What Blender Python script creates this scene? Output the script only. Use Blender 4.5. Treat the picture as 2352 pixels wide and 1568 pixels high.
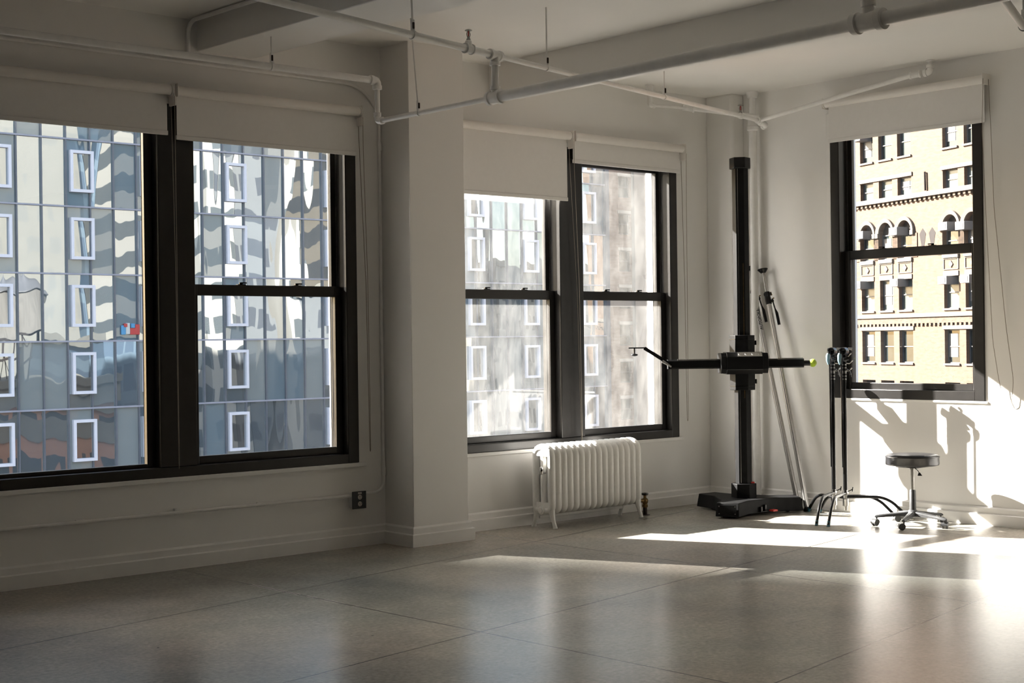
import bpy, bmesh, math, random
from mathutils import Vector, Matrix, Quaternion

random.seed(7)
for o in list(bpy.data.objects):
    bpy.data.objects.remove(o, do_unlink=True)
SC = bpy.context.scene
COL = SC.collection

# ------------------------------------------------------------------ camera
F, YAW, PITCH, ROLL, EYE = 3341.97, 0.7255, 0.0008, -0.0128, 1.45
ca, sa, cb, sb, cc, sc_ = (math.cos(YAW), math.sin(YAW), math.cos(PITCH), math.sin(PITCH), math.cos(ROLL), math.sin(ROLL))
CM = (Matrix(((cc, -sc_, 0), (sc_, cc, 0), (0, 0, 1))) @ Matrix(((1, 0, 0), (0, cb, -sb), (0, sb, cb)))
      @ Matrix(((ca, -sa, 0), (0, 0, -1), (sa, ca, 0))))
cam_d = bpy.data.cameras.new('camera')
cam_d.sensor_width = 36.0
cam_d.lens = F / 2352 * 36.0
cam_d.clip_start, cam_d.clip_end = 0.1, 2000
cam = bpy.data.objects.new('camera', cam_d)
COL.objects.link(cam)
R3 = Matrix((CM[0], -CM[1], -CM[2])).transposed()
cam.matrix_world = Matrix.Translation((0, 0, EYE)) @ R3.to_4x4()
SC.camera = cam

# ------------------------------------------------------------------ light
SUN_AZ, SUN_EL = math.radians(25.0), math.radians(29.8)
sun_dir = Vector((math.sin(SUN_AZ) * math.cos(SUN_EL), -math.cos(SUN_AZ) * math.cos(SUN_EL), -math.sin(SUN_EL)))
sd = bpy.data.lights.new('sun', 'SUN')
sd.energy = 43.0
sd.angle = math.radians(0.53)
sd.color = (1.0, 0.955, 0.885)
sun = bpy.data.objects.new('sun', sd)
COL.objects.link(sun)
sun.rotation_mode = 'QUATERNION'
sun.rotation_quaternion = sun_dir.to_track_quat('-Z', 'Y')
sun.location = (0, 0, 30)

W = bpy.data.worlds.new('sky')
SC.world = W
W.use_nodes = True
wn = W.node_tree
sky = wn.nodes.new('ShaderNodeTexSky')
sky.sky_type = 'NISHITA'
sky.sun_disc = False
sky.sun_elevation = SUN_EL
sky.sun_rotation = -SUN_AZ
sky.air_density = 1.2
sky.dust_density = 2.0
wn.links.new(sky.outputs[0], wn.nodes['Background'].inputs[0])
wn.nodes['Background'].inputs[1].default_value = 0.58

SC.view_settings.view_transform = 'Standard'
SC.view_settings.look = 'None'
SC.view_settings.exposure = 0.40
SC.view_settings.gamma = 1.0
SC.view_settings.use_curve_mapping = False
SC.cycles.use_denoising = True
SC.cycles.max_bounces = 12
SC.cycles.diffuse_bounces = 8
SC.cycles.transparent_max_bounces = 16
SC.cycles.sample_clamp_indirect = 8.0


# ------------------------------------------------------------------ helpers
def V(*a):
    return Vector(a)


class MB:
    """collects shapes; build() links them as one mesh object"""
    def __init__(s, T=None):
        s.bm = bmesh.new()
        s.T = T

    def v(s, p):
        p = Vector(p)
        if s.T:
            p = Vector(s.T(p))
        return s.bm.verts.new(p)

    def face(s, vs):
        try:
            return s.bm.faces.new(vs)
        except ValueError:
            return None

    def box(s, x0, y0, z0, x1, y1, z1):
        vs = [s.v((x, y, z)) for z in (z0, z1) for y in (y0, y1) for x in (x0, x1)]
        for f in ((0, 1, 3, 2), (4, 6, 7, 5), (0, 4, 5, 1), (2, 3, 7, 6), (0, 2, 6, 4), (1, 5, 7, 3)):
            s.face([vs[i] for i in f])
        return s

    def prism(s, poly, z0, z1, top=1.0, c=None):
        n = len(poly)
        cx = sum(p[0] for p in poly) / n if c is None else c[0]
        cy = sum(p[1] for p in poly) / n if c is None else c[1]
        a = [s.v((p[0], p[1], z0)) for p in poly]
        b = [s.v((cx + (p[0] - cx) * top, cy + (p[1] - cy) * top, z1)) for p in poly]
        s.face(a[::-1]); s.face(b)
        for i in range(n):
            s.face([a[i], a[(i + 1) % n], b[(i + 1) % n], b[i]])
        return s

    def loft(s, rings, closed=False, cap=True):
        R = [[s.v(p) for p in r] for r in rings]
        m = len(R)
        for k in range(m if closed else m - 1):
            A, B = R[k], R[(k + 1) % m]
            n = len(A)
            for i in range(n):
                s.face([A[i], A[(i + 1) % n], B[(i + 1) % n], B[i]])
        if cap and not closed:
            s.face(R[0][::-1]); s.face(R[-1])
        return s

    def tube(s, pts, r, seg=12, closed=False, radii=None, sx=1.0):
        P = [Vector(p) for p in pts]
        n = len(P)
        T = []
        for i in range(n):
            if closed:
                t = P[(i + 1) % n] - P[i - 1]
            else:
                t = P[min(i + 1, n - 1)] - P[max(i - 1, 0)]
            T.append(t.normalized())
        up = Vector((0, 0, 1)) if abs(T[0].z) < 0.9 else Vector((1, 0, 0))
        nrm = (up - T[0] * up.dot(T[0])).normalized()
        rings = []
        for i in range(n):
            if i:
                nrm = (nrm - T[i] * nrm.dot(T[i])).normalized()
            bn = T[i].cross(nrm)
            rr = radii[i] if radii else r
            rings.append([P[i] + (nrm * math.cos(a) + bn * math.sin(a) * sx) * rr for a in (2 * math.pi * k / seg for k in range(seg))])
        return s.loft(rings, closed)

    def cyl(s, p0, p1, r, seg=16, r1=None):
        return s.tube([p0, p1], r, seg, radii=[r, r if r1 is None else r1])

    def lathe(s, prof, c, axis=(0, 0, 1), seg=24):
        """prof: list of (radius, height along axis)"""
        ax = Vector(axis).normalized()
        up = Vector((0, 0, 1)) if abs(ax.z) < 0.9 else Vector((1, 0, 0))
        n = (up - ax * up.dot(ax)).normalized()
        b = ax.cross(n)
        c = Vector(c)
        rings = [[c + ax * h + (n * math.cos(a) + b * math.sin(a)) * max(r, 1e-4) for a in (2 * math.pi * k / seg for k in range(seg))] for r, h in prof]
        return s.loft(rings)

    def ball(s, c, r, seg=16, rz=None):
        rz = rz or r
        pr = [(r * math.sin(math.pi * k / seg), -rz * math.cos(math.pi * k / seg)) for k in range(seg + 1)]
        return s.lathe(pr, c, seg=seg * 2)

    def build(s, name, mat, parent=None, bevel=0.0, label=None, sharp=35, seg=2):
        bmesh.ops.remove_doubles(s.bm, verts=s.bm.verts, dist=1e-6)
        bmesh.ops.recalc_face_normals(s.bm, faces=s.bm.faces)
        me = bpy.data.meshes.new(name)
        s.bm.to_mesh(me)
        s.bm.free()
        me.materials.append(mat)
        for p in me.polygons:
            p.use_smooth = True
        me.set_sharp_from_angle(angle=math.radians(sharp))
        o = bpy.data.objects.new(name, me)
        COL.objects.link(o)
        if bevel:
            m = o.modifiers.new('bevel', 'BEVEL')
            m.width = bevel; m.segments = seg; m.limit_method = 'ANGLE'; m.angle_limit = math.radians(40)
            m.harden_normals = False
        if parent:
            adopt(o, parent)
        if label:
            o['label'] = label
        return o


def world_of(o):
    m = Matrix.Translation(o.location)
    return m if not o.parent else world_of(o.parent) @ o.matrix_parent_inverse @ m


def adopt(o, parent):
    o.parent = parent
    o.matrix_parent_inverse = world_of(parent).inverted()


def thing(name, label, cat, loc=(0, 0, 0), group=None, kind=None):
    o = bpy.data.objects.new(name, None)
    o.empty_display_size = 0.1
    o.location = loc
    COL.objects.link(o)
    return tag(o, label, cat, group, kind)


def tag(o, label=None, cat=None, group=None, kind=None):
    if label: o['label'] = label
    if cat: o['category'] = cat
    if group: o['group'] = group
    if kind: o['kind'] = kind
    return o


def copy_tree(o, parent=None):
    c = o.copy()
    COL.objects.link(c)
    c.parent = parent
    if parent:
        c.matrix_parent_inverse = o.matrix_parent_inverse.copy()
    for ch in [x for x in COL.objects if x.parent == o]:
        copy_tree(ch, c)
    return c


def fillet(pts, r, n=6):
    P = [Vector(p) for p in pts]
    out = [P[0]]
    for i in range(1, len(P) - 1):
        a, b, c = P[i - 1], P[i], P[i + 1]
        u, w = (a - b), (c - b)
        rr = min(r, u.length * 0.49, w.length * 0.49)
        u.normalize(); w.normalize()
        p, q = b + u * rr, b + w * rr
        for k in range(n + 1):
            t = k / n
            out.append(p * (1 - t) ** 2 + b * 2 * t * (1 - t) + q * t ** 2)
    out.append(P[-1])
    return out


# ------------------------------------------------------------------ materials
def mat(name, col, rough=0.5, metal=0.0, spec=None, var=0.0, vscale=4.0, bump=0.0, bscale=60.0, coat=0.0, dark=None, stretch=None):
    m = bpy.data.materials.new(name)
    m.use_nodes = True
    nt = m.node_tree
    b = nt.nodes['Principled BSDF']
    b.inputs['Base Color'].default_value = (*col, 1)
    b.inputs['Roughness'].default_value = rough
    b.inputs['Metallic'].default_value = metal
    if spec is not None:
        b.inputs['Specular IOR Level'].default_value = spec
    if coat:
        b.inputs['Coat Weight'].default_value = coat
        b.inputs['Coat Roughness'].default_value = 0.1
    tc = nt.nodes.new('ShaderNodeTexCoord')
    src = tc.outputs['Object']
    if stretch:
        mp = nt.nodes.new('ShaderNodeMapping')
        mp.inputs['Scale'].default_value = stretch
        nt.links.new(src, mp.inputs[0]); src = mp.outputs[0]
    if var:
        n = nt.nodes.new('ShaderNodeTexNoise')
        n.inputs['Scale'].default_value = vscale
        n.inputs['Detail'].default_value = 6
        nt.links.new(src, n.inputs[0])
        r = nt.nodes.new('ShaderNodeValToRGB')
        r.color_ramp.elements[0].position = 0.35
        r.color_ramp.elements[1].position = 0.68
        d = dark or tuple(c * (1 - var) for c in col)
        r.color_ramp.elements[0].color = (*d, 1)
        r.color_ramp.elements[1].color = (*col, 1)
        nt.links.new(n.outputs[0], r.inputs[0])
        nt.links.new(r.outputs[0], b.inputs['Base Color'])
    if bump:
        n = nt.nodes.new('ShaderNodeTexNoise')
        n.inputs['Scale'].default_value = bscale
        n.inputs['Detail'].default_value = 4
        nt.links.new(src, n.inputs[0])
        bp = nt.nodes.new('ShaderNodeBump')
        bp.inputs['Strength'].default_value = bump
        bp.inputs['Distance'].default_value = 0.01
        nt.links.new(n.outputs[0], bp.inputs['Height'])
        nt.links.new(bp.outputs[0], b.inputs['Normal'])
    return m


def N(nt, typ, **kw):
    n = nt.nodes.new(typ)
    for k, v in kw.items():
        setattr(n, k, v)
    return n


M = {}
M['wall'] = mat('wall_paint', (0.83, 0.82, 0.80), 0.45, var=0.04, vscale=1.2, bump=0.05, bscale=9)
M['ceiling'] = mat('ceiling_paint', (0.85, 0.835, 0.805), 0.6, var=0.05, vscale=0.9, bump=0.10, bscale=2.5)
M['trim'] = mat('trim_paint', (0.85, 0.84, 0.82), 0.30, var=0.04, vscale=8)
M['pipe'] = mat('pipe_paint', (0.83, 0.82, 0.80), 0.32, var=0.06, vscale=20, bump=0.05, bscale=80)
M['frame'] = mat('window_frame_paint', (0.017, 0.0155, 0.0145), 0.33, var=0.25, vscale=14, bump=0.05, bscale=40)
M['blind'] = mat('blind_fabric', (0.81, 0.795, 0.775), 0.75, var=0.02, vscale=30)
M['blindtube'] = mat('blind_tube', (0.82, 0.79, 0.75), 0.4, var=0.03, vscale=10)
M['chain'] = mat('bead_chain', (0.35, 0.31, 0.26), 0.4, metal=0.6, var=0.1, vscale=100)
M['radiator'] = mat('radiator_enamel', (0.80, 0.79, 0.765), 0.28, var=0.05, vscale=25, bump=0.08, bscale=50)
M['black'] = mat('black_coated_metal', (0.010, 0.010, 0.0105), 0.5, spec=0.12, var=0.35, vscale=22, bump=0.06, bscale=120)
M['blackgloss'] = mat('black_gloss', (0.006, 0.006, 0.0065), 0.26, spec=0.35, var=0.2, vscale=30)
M['plastic'] = mat('dark_grey_plastic', (0.045, 0.046, 0.048), 0.42, var=0.2, vscale=40, bump=0.08, bscale=300)
M['vinyl'] = mat('black_vinyl', (0.022, 0.022, 0.024), 0.30, var=0.2, vscale=12, bump=0.08, bscale=25)
M['chrome'] = mat('chrome', (0.62, 0.61, 0.60), 0.14, metal=1.0, var=0.1, vscale=30)
M['steel'] = mat('steel', (0.42, 0.41, 0.39), 0.3, metal=1.0, var=0.2, vscale=50)
M['alu'] = mat('brushed_aluminium', (0.50, 0.49, 0.475), 0.33, metal=0.9, var=0.1, vscale=60)
M['brass'] = mat('aged_brass', (0.20, 0.13, 0.05), 0.4, metal=0.85, var=0.4, vscale=60)
M['iron'] = mat('dark_iron', (0.05, 0.035, 0.028), 0.6, metal=0.5, var=0.3, vscale=50)
M['bluegrip'] = mat('blue_grey_rubber', (0.14, 0.23, 0.27), 0.45, var=0.1, vscale=40)
M['bluefoot'] = mat('teal_foot', (0.03, 0.13, 0.17), 0.5, var=0.1, vscale=40)
M['ball'] = mat('tennis_felt', (0.52, 0.72, 0.06), 0.9, var=0.15, vscale=200, bump=0.5, bscale=700)
M['ballseam'] = mat('tennis_seam', (0.75, 0.78, 0.55), 0.7, var=0.05, vscale=100)
M['white'] = mat('white_print', (0.75, 0.75, 0.73), 0.5, var=0.03, vscale=50)
M['red'] = mat('red_plastic', (0.5, 0.02, 0.015), 0.35, var=0.1, vscale=60)
M['outlet'] = mat('outlet_plate', (0.022, 0.024, 0.028), 0.4, var=0.2, vscale=40)
M['ivory'] = mat('ivory_plastic', (0.50, 0.47, 0.42), 0.4, var=0.05, vscale=40)


def floor_material():
    m = bpy.data.materials.new('polished_concrete')
    m.use_nodes = True
    nt = m.node_tree
    b = nt.nodes['Principled BSDF']
    L = nt.links.new
    tc = N(nt, 'ShaderNodeTexCoord')
    P = tc.outputs['Object']

    def noise(scale, detail=6, rough=0.55):
        n = N(nt, 'ShaderNodeTexNoise')
        n.inputs['Scale'].default_value = scale
        n.inputs['Detail'].default_value = detail
        n.inputs['Roughness'].default_value = rough
        L(P, n.inputs[0])
        return n.outputs[0]

    def ramp(src, p0, c0, p1, c1):
        # straight line through both stops, so the mottling has no hard edges
        g = [(b_ - a_) / (p1 - p0) for a_, b_ in zip(c0, c1)]
        c0 = tuple(max(0.0, a_ - g_ * p0) for a_, g_ in zip(c0, g))
        c1 = tuple(a_ + g_ for a_, g_ in zip(c0, g))
        r = N(nt, 'ShaderNodeValToRGB')
        r.color_ramp.elements[0].position = 0.0
        r.color_ramp.elements[1].position = 1.0
        r.color_ramp.elements[0].color = (*c0, 1)
        r.color_ramp.elements[1].color = (*c1, 1)
        L(src, r.inputs[0])
        return r.outputs[0]

    def mixc(f, a, c, mode='MIX'):
        x = N(nt, 'ShaderNodeMix', data_type='RGBA', blend_type=mode)
        if isinstance(f, float): x.inputs[0].default_value = f
        else: L(f, x.inputs[0])
        for s_, i in ((a, 6), (c, 7)):
            if isinstance(s_, tuple): x.inputs[i].default_value = (*s_, 1)
            else: L(s_, x.inputs[i])
        return x.outputs[2]

    def mth(op, a, c=None, cl=False):
        x = N(nt, 'ShaderNodeMath', operation=op, use_clamp=cl)
        for s_, i in ((a, 0), (c, 1)):
            if s_ is None: continue
            if isinstance(s_, (int, float)): x.inputs[i].default_value = s_
            else: L(s_, x.inputs[i])
        return x.outputs[0]

    big = ramp(noise(0.7, 3, 0.45), 0.30, (0.27, 0.252, 0.225), 0.72, (0.36, 0.338, 0.305))
    tint = ramp(noise(0.5, 2), 0.35, (0.86, 0.93, 0.92), 0.65, (1.05, 1.0, 0.95))
    c = mixc(1.0, big, tint, 'MULTIPLY')
    med = ramp(noise(2.6, 7, 0.65), 0.33, (0.84, 0.85, 0.86), 0.68, (1.10, 1.09, 1.07))
    c = mixc(1.0, c, med, 'MULTIPLY')
    sp = ramp(noise(38, 3, 0.7), 0.33, (0.78, 0.78, 0.77), 0.62, (1.05, 1.05, 1.05))
    c = mixc(1.0, c, sp, 'MULTIPLY')
    vo = N(nt, 'ShaderNodeTexVoronoi', feature='F1')
    vo.inputs['Scale'].default_value = 2.7
    L(P, vo.inputs[0])
    pit = mth('LESS_THAN', vo.outputs['Distance'], 0.020)
    c = mixc(pit, c, (0.06, 0.05, 0.04))
    # control joints cut in the slab (lines a-b on the floor, in metres)
    sx = N(nt, 'ShaderNodeSeparateXYZ')
    L(P, sx.inputs[0])
    X, Y = sx.outputs[0], sx.outputs[1]
    joints = [((2.774, 6.85), (6.811, 7.69)), ((3.376, 5.309), (7.188, 5.985)), ((4.858, 3.844), (7.883, 4.397)),
              ((4.60, 8.4), (4.72, 4.0)), ((7.05, 8.4), (7.09, 3.9)), ((2.2, 8.4), (2.3, 2.0)), ((9.42, 8.4), (9.45, 3.0))]
    tot = None
    for k, ((x0, y0), (x1, y1)) in enumerate(joints):
        dx, dy = x1 - x0, y1 - y0
        ln = math.hypot(dx, dy)
        nx, ny = -dy / ln, dx / ln
        d = mth('ADD', mth('MULTIPLY', X, nx), mth('MULTIPLY', Y, ny))
        d = mth('ABSOLUTE', mth('SUBTRACT', d, nx * x0 + ny * y0))
        f = mth('LESS_THAN', d, 0.005)
        tot = f if tot is None else mth('MAXIMUM', tot, f)
        if k == 3:
            wl = mth('LESS_THAN', mth('ABSOLUTE', mth('SUBTRACT', d, 0.010)), 0.003)
            wl = mth('MULTIPLY', wl, mth('GREATER_THAN', Y, 6.5))
            wl = mth('MULTIPLY', wl, mth('LESS_THAN', Y, 7.65))
            wl = mth('MULTIPLY', wl, mth('GREATER_THAN', noise(6, 2), 0.47))
    c = mixc(wl, c, (0.5, 0.49, 0.46))
    c = mixc(tot, c, (0.035, 0.03, 0.026))
    L(c, b.inputs['Base Color'])
    b.inputs['Specular IOR Level'].default_value = 0.20
    b.inputs['Roughness'].default_value = 0.25
    bp = N(nt, 'ShaderNodeBump')
    bp.inputs['Strength'].default_value = 0.12
    bp.inputs['Distance'].default_value = 0.004
    h = mth('SUBTRACT', noise(7, 3), mth('MULTIPLY', tot, 2.0))
    L(h, bp.inputs['Height'])
    L(bp.outputs[0], b.inputs['Normal'])
    return m


M['floor'] = floor_material()


def pane_material(name, dust, tint=(1, 1, 1)):
    """window glass: mostly clear, a little mirror, a little dust that catches light"""
    m = bpy.data.materials.new(name)
    m.use_nodes = True
    nt = m.node_tree
    nt.nodes.clear()
    L = nt.links.new
    out = N(nt, 'ShaderNodeOutputMaterial')
    tr = N(nt, 'ShaderNodeBsdfTransparent')
    tr.inputs[0].default_value = (*tint, 1)
    gl = N(nt, 'ShaderNodeBsdfGlossy')
    gl.inputs['Roughness'].default_value = 0.0
    df = N(nt, 'ShaderNodeBsdfTranslucent')
    df.inputs[0].default_value = (0.8, 0.8, 0.78, 1)
    tc = N(nt, 'ShaderNodeTexCoord')
    no = N(nt, 'ShaderNodeTexNoise')
    no.inputs['Scale'].default_value = 2.6
    no.inputs['Detail'].default_value = 9
    no.inputs['Roughness'].default_value = 0.75
    mp = N(nt, 'ShaderNodeMapping')
    mp.inputs['Scale'].default_value = (2.2, 2.2, 0.8)
    L(tc.outputs['Object'], mp.inputs[0]); L(mp.outputs[0], no.inputs[0])
    mr = N(nt, 'ShaderNodeMapRange')
    mr.inputs[1].default_value = 0.38; mr.inputs[2].default_value = 0.75
    mr.inputs[3].default_value = dust * 0.45; mr.inputs[4].default_value = dust * 1.8
    L(no.outputs[0], mr.inputs[0])
    fr = N(nt, 'ShaderNodeFresnel')
    fr.inputs[0].default_value = 1.35
    m1 = N(nt, 'ShaderNodeMixShader'); m2 = N(nt, 'ShaderNodeMixShader')
    L(fr.outputs[0], m1.inputs[0]); L(tr.outputs[0], m1.inputs[1]); L(gl.outputs[0], m1.inputs[2])
    L(mr.outputs[0], m2.inputs[0]); L(m1.outputs[0], m2.inputs[1]); L(df.outputs[0], m2.inputs[2])
    L(m2.outputs[0], out.inputs[0])
    return m


M['pane'] = pane_material('window_glass', 0.006)
M['panedust'] = pane_material('dusty_window_glass', 0.020)


def uvcoord(nt, u):
    """vector (distance along horizontal direction u, height, 0)"""
    L = nt.links.new
    tc = N(nt, 'ShaderNodeTexCoord')
    dp = N(nt, 'ShaderNodeVectorMath', operation='DOT_PRODUCT')
    dp.inputs[1].default_value = (u[0], u[1], 0)
    L(tc.outputs['Object'], dp.inputs[0])
    sx = N(nt, 'ShaderNodeSeparateXYZ'); L(tc.outputs['Object'], sx.inputs[0])
    cb_ = N(nt, 'ShaderNodeCombineXYZ')
    L(dp.outputs['Value'], cb_.inputs[0]); L(sx.outputs[2], cb_.inputs[1])
    return cb_.outputs[0]


def brick_material(name, c1, c2, mortar, u, scale=4.0, rough=0.85):
    m = bpy.data.materials.new(name)
    m.use_nodes = True
    nt = m.node_tree
    L = nt.links.new
    b = nt.nodes['Principled BSDF']
    b.inputs['Roughness'].default_value = rough
    vec = uvcoord(nt, u)
    br = N(nt, 'ShaderNodeTexBrick')
    br.inputs['Scale'].default_value = scale
    br.inputs['Color1'].default_value = (*c1, 1)
    br.inputs['Color2'].default_value = (*c2, 1)
    br.inputs['Mortar'].default_value = (*mortar, 1)
    br.inputs['Mortar Size'].default_value = 0.03
    L(vec, br.inputs[0])
    no = N(nt, 'ShaderNodeTexNoise')
    no.inputs['Scale'].default_value = 2.0
    no.inputs['Detail'].default_value = 8
    mp = N(nt, 'ShaderNodeMapping'); mp.inputs['Scale'].default_value = (1.0, 3.5, 1)
    L(vec, mp.inputs[0]); L(mp.outputs[0], no.inputs[0])
    rp = N(nt, 'ShaderNodeValToRGB')
    rp.color_ramp.elements[0].position = 0.33; rp.color_ramp.elements[1].position = 0.6
    rp.color_ramp.elements[0].color = (0.74, 0.68, 0.62, 1); rp.color_ramp.elements[1].color = (1.05, 1.05, 1.05, 1)
    L(no.outputs[0], rp.inputs[0])
    mx = N(nt, 'ShaderNodeMix', data_type='RGBA', blend_type='MULTIPLY')
    mx.inputs[0].default_value = 1.0
    L(br.outputs[0], mx.inputs[6]); L(rp.outputs[0], mx.inputs[7])
    L(mx.outputs[2], b.inputs['Base Color'])
    return m


def curtain_glass(name, refl, base, tint, amp, pitch=1.1, x0=0.0, floor=2.93, z0=-1.28, spandrel=0.0):
    """mirror-coated curtain wall; every panel is slightly bent so its mirror image wobbles"""
    m = bpy.data.materials.new(name)
    m.use_nodes = True
    nt = m.node_tree
    nt.nodes.clear()
    L = nt.links.new

    def mth(op, a, c=None):
        x = N(nt, 'ShaderNodeMath', operation=op)
        for s_, i in ((a, 0), (c, 1)):
            if s_ is None: continue
            if isinstance(s_, (int, float)): x.inputs[i].default_value = s_
            else: L(s_, x.inputs[i])
        return x.outputs[0]
    out = N(nt, 'ShaderNodeOutputMaterial')
    tc = N(nt, 'ShaderNodeTexCoord')
    sx = N(nt, 'ShaderNodeSeparateXYZ'); L(tc.outputs['Object'], sx.inputs[0])
    ix = mth('FLOOR', mth('DIVIDE', mth('SUBTRACT', sx.outputs[0], x0), pitch))
    iz = mth('FLOOR', mth('DIVIDE', mth('SUBTRACT', sx.outputs[2], z0), floor))
    ci = N(nt, 'ShaderNodeCombineXYZ'); L(ix, ci.inputs[0]); L(iz, ci.inputs[1])
    wn_ = N(nt, 'ShaderNodeTexWhiteNoise', noise_dimensions='2D'); L(ci.outputs[0], wn_.inputs[0])
    off = N(nt, 'ShaderNodeVectorMath', operation='SCALE'); off.inputs['Scale'].default_value = 1.2
    L(wn_.outputs['Color'], off.inputs[0])
    mp = N(nt, 'ShaderNodeMapping'); mp.inputs['Scale'].default_value = (0.95, 1.0, 0.13)
    L(tc.outputs['Object'], mp.inputs[0])
    ad = N(nt, 'ShaderNodeVectorMath', operation='ADD'); L(mp.outputs[0], ad.inputs[0]); L(off.outputs[0], ad.inputs[1])
    no = N(nt, 'ShaderNodeTexNoise'); no.inputs['Scale'].default_value = 1.0; no.inputs['Detail'].default_value = 1.6
    L(ad.outputs[0], no.inputs[0])
    s1 = N(nt, 'ShaderNodeVectorMath', operation='SUBTRACT'); s1.inputs[1].default_value = (0.5, 0.5, 0.5)
    L(no.outputs['Color'], s1.inputs[0])
    s2 = N(nt, 'ShaderNodeVectorMath', operation='MULTIPLY'); s2.inputs[1].default_value = (amp, 0, amp * 0.35)
    L(s1.outputs[0], s2.inputs[0])
    s3 = N(nt, 'ShaderNodeVectorMath', operation='SUBTRACT'); s3.inputs[1].default_value = (0.5, 0.5, 0.5)
    L(wn_.outputs['Color'], s3.inputs[0])
    s4 = N(nt, 'ShaderNodeVectorMath', operation='MULTIPLY'); s4.inputs[1].default_value = (amp * 0.22, 0, amp * 0.12)
    L(s3.outputs[0], s4.inputs[0])
    ge = N(nt, 'ShaderNodeNewGeometry')
    a1 = N(nt, 'ShaderNodeVectorMath', operation='ADD'); L(ge.outputs['Normal'], a1.inputs[0]); L(s2.outputs[0], a1.inputs[1])
    a2 = N(nt, 'ShaderNodeVectorMath', operation='ADD'); L(a1.outputs[0], a2.inputs[0]); L(s4.outputs[0], a2.inputs[1])
    nr = N(nt, 'ShaderNodeVectorMath', operation='NORMALIZE'); L(a2.outputs[0], nr.inputs[0])
    gl = N(nt, 'ShaderNodeBsdfGlossy'); gl.inputs['Color'].default_value = (*tint, 1); gl.inputs['Roughness'].default_value = 0.01
    L(nr.outputs[0], gl.inputs['Normal'])
    df = N(nt, 'ShaderNodeBsdfDiffuse')
    rp = N(nt, 'ShaderNodeValToRGB')
    rp.color_ramp.interpolation = 'CONSTANT'
    rp.color_ramp.elements[0].color = (*base, 1)
    rp.color_ramp.elements[1].position = 0.62; rp.color_ramp.elements[1].color = (base[0] * 1.9, base[1] * 1.8, base[2] * 1.7, 1)
    e = rp.color_ramp.elements.new(0.84); e.color = (0.18, 0.20, 0.20, 1)
    L(wn_.outputs['Value'], rp.inputs[0]); L(rp.outputs[0], df.inputs[0])
    mx = N(nt, 'ShaderNodeMixShader')
    f2 = mth('MULTIPLY', mth('GREATER_THAN', wn_.outputs['Value'], 1.0 - spandrel), -refl * 0.75)
    L(mth('ADD', f2, refl), mx.inputs[0])
    L(df.outputs[0], mx.inputs[1]); L(gl.outputs[0], mx.inputs[2])
    L(mx.outputs[0], out.inputs[0])
    return m


# ================================================================== THE ROOM
YW, XW, CZ = 8.50, 10.03, 3.575
XB, YB = -3.2, -2.2
M['outside'] = mat('outside_masonry', (0.42, 0.36, 0.30), 0.9, var=0.2, vscale=2)


def S(o):
    o['kind'] = 'structure'
    return o


# floor and ceiling
S(MB().box(XB - .3, YB - .3, -0.25, XW + .35, YW + .35, 0.0).build('floor', M['floor']))
S(MB().box(XB - .3, YB - .3, CZ, XW + .35, YW + .35, CZ + 0.3).build('ceiling', M['ceiling']))
beam = MB()
beam.prism([(5.235, 8.5), (4.808, 8.5), (4.88, 6.6), (5.10, 0.5), (5.10, YB), (5.60, YB), (5.60, 0.5), (5.345, 6.2)][::-1], 3.372, CZ + .01)
S(beam.build('beam', M['wall'], bevel=0.006))
beam = MB()
beam.prism([(7.66, 8.5), (7.335, 8.5), (7.375, 5.7), (7.42, YB), (7.74, YB), (7.70, 5.7)][::-1], 3.345, CZ + .01)
S(beam.build('beam', M['wall'], bevel=0.006))


def wall_slab(openings, u0, u1, T, name):
    """wall in (u, depth, z); openings = list of (u0,u1,z0,z1)"""
    us = sorted({u0, u1, *[o[0] for o in openings], *[o[1] for o in openings]})
    b = MB(T)
    for a, c in zip(us[:-1], us[1:]):
        hit = [o for o in openings if o[0] <= a + 1e-6 and o[1] >= c - 1e-6]
        if hit:
            o = hit[0]
            b.box(a, 0, -0.2, c, 0.35, o[2]); b.box(a, 0, o[3], c, 0.35, CZ + 0.2)
        else:
            b.box(a, 0, -0.2, c, 0.35, CZ + 0.2)
    return S(b.build(name, M['wall']))


TL = lambda p: (p[0], YW + p[1], p[2])
TR = lambda p: (XW + p[1], p[0], p[2])
wall_slab([(2.60, 6.06, 0.594, 3.00), (6.90, 9.46, 0.594, 3.00)], XB, XW, TL, 'wall_left')
wall_slab([(5.89, 7.285, 0.94, 3.30)], YB, YW + .35, TR, 'wall_right')
M['backwall'] = mat('dark_studio_wall', (0.28, 0.27, 0.26), 0.7, var=0.1, vscale=1)
S(MB().box(XB - .3, YB, -0.2, XB, YW, CZ + .2).build('wall_back', M['backwall']))
S(MB().box(XB, YB - .3, -0.2, XW, YB, CZ + .2).build('wall_near', M['backwall']))
# pillar between the two left windows and boxed corner pillar
S(MB().box(6.292, 8.165, 0, 6.795, YW + .01, CZ + .01).build('pillar', M['wall'], bevel=0.004))
S(MB().box(9.868, 8.20, 0, XW + .01, YW + .01, CZ + .01).build('pillar', M['wall'], bevel=0.03, seg=4))


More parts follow.
